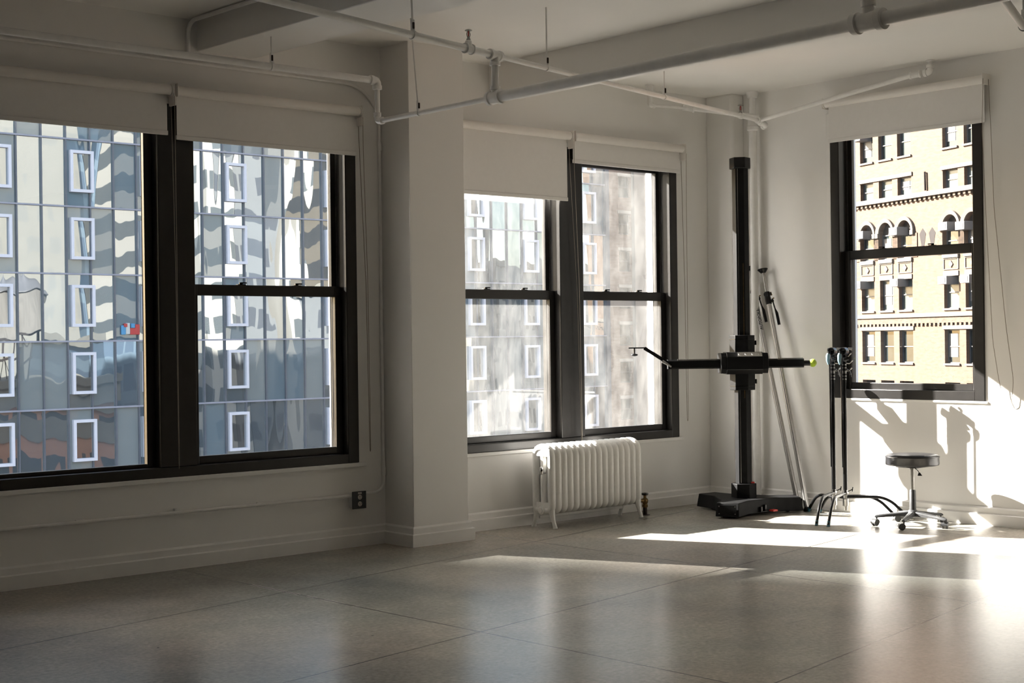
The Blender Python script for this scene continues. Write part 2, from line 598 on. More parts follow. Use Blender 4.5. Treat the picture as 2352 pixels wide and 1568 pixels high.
def baseboard(name, pts):
    """two stepped boards following a wall line; room lies to the right of the path"""
    def strip(b, off, z0, z1, ch):
        P = [Vector((p[0], p[1])) for p in pts]
        inner, outer = [], []
        for i, p in enumerate(P):
            ds = []
            if i: ds.append((P[i] - P[i - 1]).normalized())
            if i < len(P) - 1: ds.append((P[i + 1] - P[i]).normalized())
            ns = [Vector((d.y, -d.x)) for d in ds]
            n = sum(ns, Vector((0, 0)))
            if len(ns) == 2:
                n = n / (1 + ns[0].dot(ns[1]))
            inner.append(p); outer.append((n, p))
        rings = []
        for p, (n, q) in zip(inner, outer):
            o_ = q + n * off; oc = q + n * (off - ch)
            rings.append([(p.x, p.y, z0), (o_.x, o_.y, z0), (o_.x, o_.y, z1 - ch), (oc.x, oc.y, z1), (p.x, p.y, z1)])
        b.loft(rings)
    b = MB()
    strip(b, 0.035, 0.0, 0.09, 0.006)
    strip(b, 0.018, 0.09, 0.140, 0.012)
    return S(b.build(name, M['trim'], sharp=25))


baseboard('baseboard_left', [(XB, YW), (6.292, YW), (6.292, 8.165), (6.795, 8.165), (6.795, YW), (9.868, YW), (9.868, 8.20), (XW, 8.20)])
baseboard('baseboard_right', [(XW, 8.165), (XW, YB)])
# sill mouldings
S(MB().box(2.56, YW - .028, 0.566, 6.115, YW + .01, 0.594).build('trim_1', M['trim'], bevel=0.003))
S(MB().box(6.86, YW - .028, 0.566, 9.50, YW + .01, 0.594).build('trim_2', M['trim'], bevel=0.003))
S(MB().box(5.87, -.012, 0.922, 7.30, .01, 0.94).build('trim_3', M['trim'], bevel=0.003)).parent = None
bpy.data.objects['trim_3'].data.transform(Matrix(((0, 1, 0, XW), (1, 0, 0, 0), (0, 0, 1, 0), (0, 0, 0, 1))))
bpy.data.objects['trim_3'].data.flip_normals()
# narrow painted return on the far side of the street-corner window
S(MB().box(XW - .010, 7.285, 0.94, XW + .01, 7.325, 3.3).build('trim_4', M['trim'], bevel=0.002))


# ------------------------------------------------------------------ windows
def double_hung(T, root, a, c, z0, z1, zm, pane):
    """sashes in an opening a..c (u), z0..z1; meeting rail centred on zm"""
    st = 0.055
    lo, hi = 0.055, 0.110
    b = MB(T)   # lower sash, room side
    b.box(a, lo, z0, a + st, lo + .04, zm + .035); b.box(c - st, lo, z0, c, lo + .04, zm + .035)
    b.box(a + st, lo, z0, c - st, lo + .04, z0 + .052); b.box(a + st, lo, zm - .037, c - st, lo + .04, zm + .035)
    s1 = b.build('lower_sash', M['frame'], root, bevel=0.004)
    MB(T).box(a + st - .004, lo + .016, z0 + .048, c - st + .004, lo + .022, zm - .033).build('pane', pane, s1, label='clear pane')
    b = MB(T)
    b.box(a, hi, zm - .03, a + st - .012, hi + .04, z1); b.box(c - st + .012, hi, zm - .03, c, hi + .04, z1)
    b.box(a + .04, hi, z1 - .05, c - .04, hi + .04, z1); b.box(a + .04, hi, zm - .035, c - .04, hi + .04, zm + .030)
    s2 = b.build('upper_sash', M['frame'], root, bevel=0.004)
    MB(T).box(a + .038, hi + .016, zm + .026, c - .038, hi + .022, z1 - .046).build('pane', pane, s2, label='clear pane')
    for k in (0.33, 0.70):
        u = a + (c - a) * k
        b = MB(T)
        b.box(u - .030, lo + .004, zm + .035, u + .030, lo + .036, zm + .042)
        b.cyl((u, lo + .02, zm + .04), (u, lo + .02, zm + .055), .012, 10)
        b.box(u - .004, lo + .012, zm + .047, u + .040, lo + .026, zm + .056)
        b.build('sash_lock', M['blackgloss'], s1, bevel=0.0015)
    b = MB(T)   # parting stops in the jambs
    for u in (a, c):
        b.box(u - .006, .100, z0, u + .006, .108, z1)
    b.build('jamb_liner', M['steel'], root)


def frame_ring(T, root, u0, u1, z0, z1, w, wb, posts):
    b = MB(T)
    d0, d1 = -0.012, 0.20
    b.box(u0, d0, z0, u0 + w, d1, z1); b.box(u1 - w, d0, z0, u1, d1, z1)
    b.box(u0 + w, d0, z0, u1 - w, d1, z0 + wb); b.box(u0 + w, d0, z1 - w, u1 - w, d1, z1)
    for a, c in posts:
        b.box(a, d0 - .004, z0 + wb, c, d1, z1 - w)
    return b.build('frame', M['frame'], root, bevel=0.005)


def opening_window(name, T, u0, u1, z0, z1, label, origin):
    o = thing(name, label, None, origin, kind='structure')
    return o


w1 = opening_window('window_1', TL, 2.60, 6.06, .594, 3.0, 'black framed window, wide fixed pane beside a sliding sash pair', (4.3, YW, .594))
frame_ring(TL, w1, 2.60, 6.06, 0.594, 3.0, 0.092, 0.066, [(4.505, 4.765)])
double_hung(TL, w1, 4.765, 5.968, 0.66, 2.93, 1.81, M['pane'])
b = MB(TL)
b.box(2.69, .06, .66, 2.75, .10, 2.93); b.box(4.445, .06, .66, 4.505, .10, 2.93)
b.box(2.75, .06, .66, 4.445, .10, .685); b.box(2.75, .06, 2.88, 4.445, .10, 2.93)
fs = b.build('fixed_sash', M['frame'], w1, bevel=0.004)
MB(TL).box(2.746, .078, .681, 4.449, .084, 2.885).build('pane', M['pane'], fs, label='clear pane')

w2 = opening_window('window_2', TL, 6.90, 9.46, .594, 3.0, 'black framed pair of sliding sash windows above the radiator', (8.2, YW, .594))
frame_ring(TL, w2, 6.90, 9.46, 0.594, 3.0, 0.092, 0.066, [(8.052, 8.312)])
double_hung(TL, w2, 6.992, 8.052, 0.66, 2.93, 1.81, M['panedust'])
double_hung(TL, w2, 8.312, 9.368, 0.66, 2.93, 1.81, M['panedust'])

w3 = opening_window('window_3', TR, 5.89, 7.285, .94, 3.3, 'black framed single sliding sash window facing the orange brick building', (XW, 6.6, .94))
frame_ring(TR, w3, 5.89, 7.285, 0.94, 3.30, 0.085, 0.075, [])
double_hung(TR, w3, 5.975, 7.20, 1.015, 3.22, 2.117, M['pane'])


# ------------------------------------------------------------------ roller blinds
def blind(T, u0, u1, zr, zb, label, chain=None, clutch=None, loc=None):
    """roller at height zr, hem at zb"""
    root = thing('roller_blind', label, 'blind', loc, 'white roller blinds half raised over the windows')
    b = MB(T)
    b.tube([(u0 + .012, -.075, zr), (u1 - .012, -.075, zr)], .033, 24)
    b.build('roller_tube', M['blindtube'], root)
    b = MB(T)
    b.box(u0 + .02, -.050, zb + .01, u1 - .02, -.0485, zr)
    b.build('fabric', M['blind'], root)
    b = MB(T)
    b.box(u0 + .016, -.056, zb, u1 - .016, -.043, zb + .030)
    b.build('hem_bar', M['blind'], root, bevel=0.004)
    for u, s_ in ((u0, 1), (u1, -1)):
        b = MB(T)
        b.tube([(u, -.075, zr), (u + s_ * .010, -.075, zr)], .037, 20)
        b.box(min(u - s_ * .003, u + s_ * .002), -.113, zr - .042, max(u - s_ * .003, u + s_ * .002), 0, zr + .042)
        b.build('bracket', M['blindtube'], root)
    if chain:
        uc, zc, spread = chain
        b = MB(T)
        pts = [(uc, -.110, zr), (uc, -.108, zr - .25), (uc + spread * .7, -.085, (zr + zc) / 2), (uc + spread, -.070, zc + .03),
               (uc + spread + .004, -.060, zc + .006), (uc + spread + .008, -.050, zc + .03), (uc + .012 + spread * .7, -.046, (zr + zc) / 2), (uc + .012, -.042, zr - .2), (uc + .008, -.040, zr)]
        b.tube(fillet(pts, .05, 3), .0024, 6)
        b.build('bead_chain', M['chain'], root)
        b = MB(T)
        b.box(uc - .006, -.11, zr - .10, uc + .010, -.04, zr - .04)
        b.build('chain_guide', M['blindtube'], root, bevel=0.002)
    return root


blind(TL, 2.62, 4.578, 3.083, 2.795, 'white roller blind over the wide fixed pane, leftmost of the five', chain=(4.582, .64, .02), loc=(3.6, YW, 3.0))
blind(TL, 4.606, 6.055, 3.083, 2.772, 'white roller blind between the wide fixed pane and the pillar', chain=(6.058, .66, .06), loc=(5.3, YW, 3.0))
blind(TL, 6.88, 8.130, 3.085, 2.563, 'white roller blind beside the pillar, pulled down further than the rest', chain=(8.134, .62, .09), loc=(7.5, YW, 3.0))
blind(TL, 8.158, 9.476, 3.085, 2.875, 'white roller blind nearest the black camera stand, short drop', chain=(9.478, .72, .03), loc=(8.8, YW, 3.0))
blind(TR, 5.822, 7.285, 3.372, 3.050, 'white roller blind over the window facing orange brick', loc=(XW, 6.5, 3.3))
# the corner window's chain hangs on its own wall hook and drifts sideways
b = MB(TR)
cp = [(5.815, -.11, 3.372), (5.835, -.10, 3.0), (5.828, -.06, 2.2), (5.80, -.045, 1.4), (5.765, -.03, 1.12), (5.735, -.025, .98), (5.70, -.025, .915), (5.665, -.025, .93),
      (5.645, -.025, 1.10), (5.70, -.025, 1.5), (5.79, -.02, 2.4), (5.808, -.02, 3.0), (5.812, -.04, 3.372)]
b.tube(fillet(cp, .05, 3), .0024, 6)
o = b.build('bead_chain', M['chain'], [x for x in COL.objects if x.get('label', '').endswith('facing orange brick') and x.name.startswith('roller')][0])


# ------------------------------------------------------------------ radiator
def radiator():
    x0, x1, yc = 7.605, 8.625, 8.26
    n = 16
    pitch = (x1 - x0) / n
    root = thing('radiator', 'white cast iron column radiator standing under the middle windows', 'radiator', (x0 + .5, yc, 0))

    def section():
        b = MB()
        X = 0.0
        r = pitch * 0.475
        y0, y1, z0, z1 = yc - .088, yc + .088, .135, .618
        path = fillet([(X, yc, z0), (X, y0, z0), (X, y0, z1), (X, y1, z1), (X, y1, z0), (X, yc, z0)], .085, 7)
        path = [p for i, p in enumerate(path) if i == 0 or (p - path[i - 1]).length > 1e-4]
        b.tube(path[:-1], r, 12, closed=True, sx=1.0)
        b.tube([(X, yc, z0), (X, yc, z1)], r * .85, 10)
        # webs joining the columns at the top and bottom loops
        b.box(X - r * .7, y0 + .01, z1 - .065, X + r * .7, y1 - .01, z1 + .004)
        b.box(X - r * .7, y0 + .01, z0 - .004, X + r * .7, y1 - .01, z0 + .06)
        return b
    first = section().build('radiator_section', M['radiator'], None)
    first.location = (x0 + pitch / 2, 0, 0)
    adopt(first, root)
    secs = [first]
    for i in range(1, n):
        c = first.copy(); COL.objects.link(c)
        c.location = (x0 + pitch * (i + .5), 0, 0)
        c.parent = root; c.matrix_parent_inverse = first.matrix_parent_inverse.copy()
        secs.append(c)
    for i in (0, n - 1):
        X = x0 + pitch * (i + .5)
        for s_ in (-1, 1):
            b = MB()
            y = yc + s_ * .085
            pts = [(X, y, .17), (X, y + s_ * .005, .10), (X, y + s_ * .020, .05), (X, y + s_ * .032, .018), (X, y + s_ * .036, .0)]
            b.tube(pts, .02, 10, radii=[.028, .022, .016, .017, .020])
            b.build('leg', M['radiator'], root)
    b = MB()
    for z in (.135, .60):
        b.tube([(x0 + .02, yc, z), (x1 - .02, yc, z)], .024, 12)
    b.build('header_pipe', M['radiator'], root)
    b = MB()
    b.lathe([(.030, .0), (.033, .006), (.033, .014), (.020, .018), (.020, .026)], (x0 + .012, yc, .135), (-1, 0, 0), 20)
    b.build('end_plug', M['radiator'], root)
    b = MB()
    b.box(x0 + .05, yc + .07, .062, x1 - .05, yc + .085, .085)
    b.build('support_rail', M['radiator'], root, bevel=.003)
    v = MB()
    v.cyl((x0 + .02, yc - .03, .425), (x0 - .03, yc - .03, .425), .007, 10)
    v.cyl((x0 - .022, yc - .03, .42), (x0 - .022, yc - .03, .455), .011, 12)
    v.lathe([(.012, 0), (.016, .008), (.016, .04), (.010, .055), (.002, .062)], (x0 - .022, yc - .03, .415), (0, 0, 1), 16)
    v.build('air_vent', M['chrome'], root, label='small silver air vent')
    # inlet valve at the far end
    vx, vy = 8.752, 8.245
    v = MB()
    v.lathe([(.040, 0), (.040, .004), (.017, .008), (.017, .075)], (vx, vy, 0))
    v.build('feed_pipe', M['iron'], root)
    v = MB()
    v.lathe([(.017, .06), (.024, .066), (.024, .085), (.019, .09), (.026, .105), (.027, .125), (.021, .135), (.012, .14), (.012, .165)], (vx, vy, 0))
    v.tube([(vx, vy, .115), (x1 - .01, yc, .135)], .016, 12)
    vb = v.build('valve_body', M['brass'], root, label='aged brass valve body')
    v = MB()
    v.lathe([(.006, .16), (.026, .163), (.030, .170), (.028, .180), (.008, .184)], (vx, vy, 0), seg=10)
    v.build('valve_handle', M['blackgloss'], vb, label='black round handle')


radiator()


# ------------------------------------------------------------------ conduit and socket
def conduit():
    root = thing('electrical_conduit', 'white painted conduit along the wall under the wide window and up the pillar corner', 'conduit', (5, YW, .37))
    y = YW - .013
    b = MB()
    b.tube([(XB + .1, y, .365), (5.985, y - .015, .365)], .0115, 10)
    b.build('conduit_run', M['pipe'], root)
    b = MB()
    b.tube(fillet([(6.07, y - .015, .370), (6.30 - .025, y, .372), (6.315 - .045, y, .60), (6.270, y, 3.12), (6.10, y, 3.285), (5.6, y, 3.29), (XB + .1, y, 3.29)], .13, 8), .0115, 10)
    b.build('conduit_riser', M['pipe'], root)
    for x in (3.95, 5.24):
        b = MB(); b.tube([(x - .03, y, .365), (x + .03, y, .365)], .0155, 12); b.build('coupling', M['pipe'], root)
    for z in (.52, 1.72, 2.86):
        b = MB(); b.tube([(6.272, y, z - .03), (6.272, y, z + .03)], .0155, 12); b.build('coupling', M['pipe'], root)
    for x in (4.6, 3.1):
        b = MB(); b.box(x - .01, YW - .028, .35, x + .01, YW, .392); b.build('strap', M['pipe'], root, bevel=.003)
    root2 = thing('electrical_conduit', 'white painted conduit climbing the wall beside the left ceiling beam', 'conduit', (4.74, YW, 3.2))
    b = MB()
    b.tube(fillet([(4.735, y, 3.335), (4.735, y, CZ - .02), (4.845, 5.2, CZ - .02), (5.06, 1.0, CZ - .02)], .14, 8), .014, 10)
    b.build('conduit_run', M['pipe'], root2)
    b = MB(); b.box(4.75, 7.45, CZ - .045, 4.80, 7.47, CZ); b.build('strap', M['pipe'], root2, bevel=.003)


conduit()


def socket():
    root = thing('electrical_outlet', 'surface mounted double socket with dark cover plate on the left wall', 'socket', (6.02, YW, .33))
    MB().box(5.970, YW - .048, .276, 6.078, YW, .388).build('back_box', M['pipe'], root, bevel=.006)
    pl = MB().box(5.964, YW - .056, .270, 6.084, YW - .048, .394).build('cover_plate', M['outlet'], root, bevel=.003)
    for z in (.305, .353):
        b = MB()
        b.lathe([(.0175, 0), (.0175, .003), (.0165, .005)], (6.028, YW - .054, z), (0, -1, 0), 24)
        r_ = b.build('receptacle', M['ivory'], pl, label='round ivory receptacle')
        b = MB()
    for z in (.305, .353):
        for dx in (-.007, .006):
            MB().box(6.028 + dx - .0012, YW - .0600, z, 6.028 + dx + .0012, YW - .0585, z + .009).build('socket_slot', M['blackgloss'], pl)
        MB().cyl((6.028, YW - .0600, z - .008), (6.028, YW - .0585, z - .008), .0026, 8).build('socket_slot', M['blackgloss'], pl)
    MB().box(6.012, YW - .0575, .375, 6.044, YW - .056, .388).build('sticker', M['ivory'], pl)


socket()


# ------------------------------------------------------------------ sprinkler pipes
def coupling(b, c, ax, r, w=.05):
    b.lathe([(r * 1.02, -w), (r * 1.42, -w), (r * 1.48, -w * .72), (r * 1.22, -w * .6), (r * 1.2, w * .6), (r * 1.48, w * .72), (r * 1.42, w), (r * 1.02, w)], c, ax, 20)


def tee(c, ax, br, r, rb, parent, w=.075, both=False):
    b = MB()
    c = Vector(c); ax = Vector(ax).normalized(); br = Vector(br).normalized()
    b.lathe([(r * 1.0, -w), (r * 1.40, -w), (r * 1.44, -w * .62), (r * 1.22, -w * .55), (r * 1.25, 0), (r * 1.22, w * .55), (r * 1.44, w * .62), (r * 1.40, w), (r * 1.0, w)], c, ax, 22)
    b.lathe([(rb * 1.2, 0), (rb * 1.2, w * .75), (rb * 1.46, w * .8), (rb * 1.46, w * 1.12), (rb, w * 1.14)], c, br, 22)
    return b.build('tee_fitting', M['pipe'], parent)


def elbow(c, d0, d1, r, parent, w=.055):
    c = Vector(c); d0 = Vector(d0).normalized(); d1 = Vector(d1).normalized()
    b = MB()
    b.tube(fillet([c + d0 * w, c, c + d1 * w], w * .9, 8), r * 1.22, 18)
    for d in (d0, d1):
        b.lathe([(r, w * .55), (r * 1.44, w * .6), (r * 1.44, w * 1.05), (r, w * 1.1)], c, d, 18)
    return b.build('elbow_fitting', M['pipe'], parent)


def sprinkler_head(c, parent, s=1.0):
    x, y, z = c
    b = MB()
    b.lathe([(.015 * s, 0), (.015 * s, .012 * s), (.010 * s, .016 * s), (.010 * s, .028 * s)], c, seg=12)
    for k in (-1, 1):
        b.tube(fillet([(x + k * .009 * s, y, z + .024 * s), (x + k * .017 * s, y, z + .045 * s), (x + k * .003 * s, y, z + .072 * s)], .015, 4), .0035 * s, 6)
    h = b.build('sprinkler_head', M['steel'], parent)
    b = MB()
    b.lathe([(.003 * s, .071 * s), (.020 * s, .073 * s), (.026 * s, .069 * s), (.026 * s, .072 * s), (.018 * s, .077 * s), (.002 * s, .080 * s)], c, seg=14)
    b.build('deflector', M['steel'], h)
    b = MB(); b.cyl((x, y, z + .028 * s), (x, y, z + .066 * s), .0042 * s, 8); b.build('heat_bulb', M['red'], h, label='red glass bulb')


def hanger(c, top, r, parent, ax):
    """clamp ring round the pipe at c and a rod going up to top"""
    c = Vector(c); top = Vector(top)
    b = MB()
    b.lathe([(r * 1.05, -.011), (r * 1.28, -.011), (r * 1.28, .011), (r * 1.05, .011)], c, ax, 18)
    b.box(c.x - .009, c.y - .009, c.z + r, c.x + .009, c.y + .009, c.z + r + .065)
    b.build('pipe_clamp', M['pipe'], parent, bevel=.002)
    b = MB()
    b.tube([c + V(0, 0, r + .02), top], .0055, 8)
    b.build('hanger_rod', M['pipe'], parent)
    b = MB(); b.box(c.x - .010, c.y - .018, c.z + r + .012, c.x + .002, c.y - .010, c.z + r + .048)
    b.build('clip', M['iron'], parent, bevel=.002, label='bare rusty clip')


def pipes():
    root = thing('sprinkler_pipework', 'white painted network of sprinkler pipes hung below the ceiling', 'pipe', (5.758, 6.615, 3.0))
    ZA, ZB, ZC = 3.184, 2.914, 3.168
    A0 = V(XB + .05, 7.81, ZA); A1 = V(5.758, 7.81, ZA); A2 = V(5.758, 7.81, ZB)
    Tm = V(5.758, 6.615, ZB); Tt = V(5.758, 6.615, ZC)
    d2 = V(.96, .20, 0).normalized()
    b = MB(); b.tube([A0, A1 - V(.03, 0, 0)], .022, 16); b.build('wall_pipe', M['pipe'], root)
    elbow(A1, (-1, 0, 0), (0, 0, -1), .022, root)
    b = MB(); b.tube([A1 - V(0, 0, .04), A2 + V(0, 0, .04)], .0165, 16); b.build('drop_pipe', M['pipe'], root)
    elbow(A2, (0, 0, 1), (0, -1, 0), .017, root)
    b = MB(); b.tube([A2 - V(0, .04, 0), Tm], .0165, 16); b.build('branch_pipe', M['pipe'], root)
    tee(Tm, (0, 1, 0), (0, 0, 1), .031, .022, root, .06)
    b = MB(); b.tube([Tm, Tt], .0225, 16); b.build('riser_pipe', M['pipe'], root)
    b = MB(); b.tube([Tm - V(0, .03, 0), V(5.758, YB + .01, ZB)], .033, 20); b.build('main_pipe', M['pipe'], root)
    # upper cross pipe
    E = V(9.80, 7.85, 3.292)
    de = (E - Tt).normalized()
    W0 = Tt - d2 * 6.8
    tee(Tt, d2, (0, 0, -1), .023, .0225, root, .055)
    b = MB(); b.tube([W0, Tt - d2 * .02], .021, 16); b.build('cross_pipe', M['pipe'], root)
    b = MB(); b.tube([Tt + de * .02, E], .0165, 16); b.build('cross_pipe', M['pipe'], root)
    sp = Tt - d2 * .255
    b = MB(); coupling(b, sp, d2, .022, .035); b.lathe([(.02, 0), (.02, .045), (.014, .05)], sp, (0, 0, 1), 16); b.build('tee_fitting', M['pipe'], root)
    sprinkler_head(tuple(sp + V(0, 0, .048)), root, .85)
    s2 = Tt + de * (E - Tt).length * .905
    b = MB(); coupling(b, s2, de, .017, .018); b.build('tee_fitting', M['pipe'], root)
    sprinkler_head(tuple(s2 + V(0, 0, .02)), root, .95)
    # corner tee, branch to the riser and branch along the right-hand wall
    F_ = V(9.885, 6.42, 3.475)
    df = (F_ - E).normalized()
    b = MB(); coupling(b, E, de, .020, .04); b.ball(tuple(E + V(.035, .01, -.012)), .030, 10); b.build('tee_fitting', M['pipe'], root)
    elbow(E + V(.07, -.02, -.035), (-.5, .3, .3), (.3, .8, -.1), .020, root, .045)
    b = MB(); b.tube([E, F_], .0185, 16); b.build('branch_pipe', M['pipe'], root)
    G_ = F_ + V(.03, -.16, .01)
    b = MB(); coupling(b, F_ + (G_ - F_) * .25, (G_ - F_), .020, .045); b.build('coupling', M['pipe'], root)
    elbow(G_, F_ - G_, (0, 0, 1), .021, root, .05)
    b = MB(); b.tube([G_, V(G_.x, G_.y, CZ)], .016, 14); b.build('drop_pipe', M['pipe'], root)
    b = MB(); b.lathe([(.034, 0), (.034, -.006), (.018, -.012)], (G_.x, G_.y, CZ), (0, 0, 1), 18); b.build('ceiling_flange', M['pipe'], root)
    # second line behind the cross pipe, fed from a ceiling drop
    D0 = V(8.978, 8.343, CZ)
    D1 = V(8.978, 8.343, 3.405)
    R1 = V(9.36, 8.25, 3.405)
    b = MB(); b.lathe([(.040, 0), (.040, -.010), (.030, -.012)], D0, seg=18); b.lathe([(.030, 0), (.030, -.06), (.024, -.065), (.024, -.15)], D0, seg=18); b.build('ceiling_flange', M['pipe'], root)
    elbow(D1, (0, 0, 1), R1 - D1, .017, root, .045)
    b = MB(); b.tube([D1, R1], .0125, 12); b.build('branch_pipe', M['pipe'], root)
    b = MB(); coupling(b, R1, E - R1, .022, .05); b.build('coupling', M['pipe'], root)
    b = MB(); b.tube([R1, E + V(0, 0, .03)], .0195, 14); b.build('branch_pipe', M['pipe'], root)
    # near fitting with upright and the cross pipe over the big main
    yn = 3.96
    tee((5.758, yn, ZB), (0, 1, 0), (0, 0, 1), .036, .024, root, .085)
    b = MB(); b.tube([(5.758, yn, ZB), (5.758, yn, CZ)], .024, 16); b.build('riser_pipe', M['pipe'], root)
    Q0 = V(5.80, 3.35, 2.98); Q1 = V(7.10, 3.90, 3.03)
    q = (Q1 - Q0).normalized()
    b = MB(); b.tube([Q0 - q * .6, Q1 + q * 2.5], .021, 16); b.build('cross_pipe', M['pipe'], root)
    # hangers
    hanger((4.942, 7.81, ZA), (4.942, 7.81, 3.373), .022, root, (1, 0, 0))
    hp = Tt - d2 * .76
    hanger(tuple(hp), tuple(V(hp.x - .012, hp.y, CZ)), .021, root, d2)
    hanger((5.758, 7.37, ZB), (5.70, 7.37, CZ), .0165, root, (0, 1, 0))
    for t in (.148, .56):
        p = Tt + de * (E - Tt).length * t
        hanger(tuple(p), (p.x, p.y, CZ), .0165, root, de)
    hq = Q0 + q * 1.22
    hanger(tuple(hq), (hq.x, hq.y, CZ), .021, root, q)
    # steam riser in the corner
    r2 = thing('heating_riser', 'vertical white steam pipe in the far corner behind the camera stand', 'pipe', (9.935, 8.05, 0))
    c = V(9.945, 8.035, 0)
    b = MB(); b.tube([c, c + V(0, 0, 3.26)], .0345, 20); b.build('lower_pipe', M['pipe'], r2)
    b = MB(); b.tube([c + V(0, 0, 3.24), c + V(0, 0, CZ)], .029, 20); b.build('upper_pipe', M['pipe'], r2)
    b = MB(); b.lathe([(.036, 3.235), (.050, 3.245), (.051, 3.27), (.042, 3.28), (.041, 3.36), (.034, 3.375), (.029, 3.38)], c, seg=24); b.build('hub_fitting', M['pipe'], r2)
    b = MB(); b.lathe([(.036, CZ - .055), (.044, CZ - .05), (.052, CZ - .02), (.052, CZ - .0005), (.03, CZ)], c, seg=24); b.build('ceiling_collar', M['pipe'], r2)


pipes()

# ------------------------------------------------------------------ camera stand
RT = Vector((CM[0][0], CM[0][1], 0)).normalized()      # rightwards along the stand's arm
FW = Vector((-RT.y, RT.x, 0))


def camera_stand():
    C = V(9.422, 7.753, 0)
    T = lambda p: C + RT * p[0] + FW * p[1] + V(0, 0, p[2])
    root = thing('camera_stand', 'tall black studio camera stand with a cross arm in the far corner', 'stand', tuple(C))
    ang0 = math.radians(-90 - 12)       # front face of the hexagon looks slightly left of the viewer

    def hexa(R):
        return [(R * math.cos(ang0 + math.radians(30 + 60 * k)), R * math.sin(ang0 + math.radians(30 + 60 * k))) for k in range(6)]
    # three-armed base
    fd = Vector((RT.dot(V(-.448, -.19, 0)), FW.dot(V(-.448, -.19, 0)))).normalized()
    a0 = math.atan2(fd.y, fd.x)
    poly = []
    for k in range(3):
        a = a0 + k * 2 * math.pi / 3
        d = Vector((math.cos(a), math.sin(a))); n = Vector((-d.y, d.x))
        for L_, w in ((.255, -.118), (.477, -.098), (.477, .098), (.255, .118)):
            p = d * L_ + n * w
            poly.append((p.x, p.y))
        m_ = Vector((math.cos(a + math.pi / 3), math.sin(a + math.pi / 3)))
    b = MB(T); b.prism(poly, .018, .128, .95, (0, 0))
    base = b.build('base', M['black'], root, bevel=.006)
    for k in range(3):
        a = a0 + k * 2 * math.pi / 3
        d = Vector((math.cos(a), math.sin(a))); n = Vector((-d.y, d.x))
        Tk = lambda p, d=d, n=n: T((d.x * p[0] + n.x * p[1], d.y * p[0] + n.y * p[1], p[2]))
        b = MB(Tk); b.box(.467, -.075, .03, .474, .075, .112)
        pl = b.build('end_plate', M['blackgloss'], base, bevel=.002)
        for yy in (-.066, .066):
            for zz in (.042, .100):
                MB(Tk).cyl((.473, yy, zz), (.478, yy, zz), .0042, 8).build('screw', M['steel'], base)
        b = MB(Tk)
        b.tube([(.36, -.03, .022), (.36, .03, .022)], .022, 14)
        b.build('wheel', M['blackgloss'], base)
    # foot lever between two arms
    a = a0 + math.pi / 3
    Tk = lambda p: T((math.cos(a) * p[0] - math.sin(a) * p[1], math.sin(a) * p[0] + math.cos(a) * p[1], p[2]))
    b = MB(Tk); b.box(.19, -.06, .03, .26, .03, .036); b.box(.20, -.045, .03, .245, -.025, .07); b.box(.20, .0, .03, .245, .02, .085)
    b.build('foot_lever', M['blackgloss'], base, bevel=.002)
    b = MB(Tk); b.box(.25, .04, .03, .30, .09, .045); b.build('red_pedal', M['red'], base, bevel=.003, label='red pedal')
    # socket, column, cap
    b = MB(T); b.prism(hexa(.104), .125, .243)
    so = b.build('column_socket', M['black'], root, bevel=.004)
    b = MB(T); b.prism(hexa(.060), .24, .250); b.build('socket_collar', M['steel'], so)
    b = MB(T); b.box(.055, -.03, .243, .085, .0, .256); b.build('lock_button', M['red'], so, bevel=.003, label='red lock button')
    b = MB(T); b.prism(hexa(.067), .243, 2.86)
    col = b.build('column', M['black'], root, bevel=.003)
    # groove, steel rack and scale tape on the faces
    for k, (off, wd, mt, nm) in enumerate(((-.018, .0022, 'steel', 'guide_strip'), (.020, .0028, 'brass', 'scale_tape'))):
        fa = ang0
        n = Vector((math.cos(fa), math.sin(fa))); t = Vector((-n.y, n.x))
        ap = .067 * math.cos(math.radians(30))
        p = n * ap + t * off
        b = MB(T)
        q = [(p + t * wd), (p - t * wd), (p - t * wd + n * .002), (p + t * wd + n * .002)]
        b.prism([(v_.x, v_.y) for v_ in q], .25 if k == 0 else .95, 2.84 if k == 0 else 2.06)
        b.build(nm, M[mt], col)
    b = MB(T); b.prism(hexa(.088), 2.842, 2.935)
    b.build('column_cap', M['blackgloss'], root, bevel=.006)
    # carriage
    b = MB(T); b.prism(hexa(.104), 1.322, 1.468)
    uc = b.build('upper_collar', M['black'], root, bevel=.004)
    b = MB(T); b.prism(hexa(.106), 1.432, 1.436); b.build('seam_ring', M['blackgloss'], uc)
    b = MB(T); b.prism(hexa(.104), 1.015, 1.160)
    lc = b.build('lower_collar', M['black'], root, bevel=.004)
    b = MB(T); b.prism(hexa(.106), 1.046, 1.050); b.build('seam_ring', M['blackgloss'], lc)
    for z in (1.405, 1.085):
        b = MB(T); b.box(.095, -.012, z - .019, .118, .012, z + .019)
        b.build('locking_knob', M['blackgloss'], uc if z > 1.2 else lc, bevel=.003)

    def oct_block(x0, x1, yc, hy, z0, z1, ch):
        prof = [(yc - hy, z0 + ch), (yc - hy, z1 - ch), (yc - hy + ch, z1), (yc + hy - ch, z1), (yc + hy, z1 - ch), (yc + hy, z0 + ch), (yc + hy - ch, z0), (yc - hy + ch, z0)]
        b = MB(T)
        b.loft([[(x, y, z) for y, z in prof] for x in (x0, x1)])
        return b
    cr = oct_block(-.150, .146, -.03, .135, 1.148, 1.330, .038).build('carriage', M['blackgloss'], root, bevel=.003)
    oct_block(-.195, -.148, -.03, .125, 1.155, 1.322, .034).build('end_housing', M['black'], cr, bevel=.004)
    oct_block(.144, .192, -.03, .125, 1.155, 1.322, .034).build('end_housing', M['black'], cr, bevel=.004)
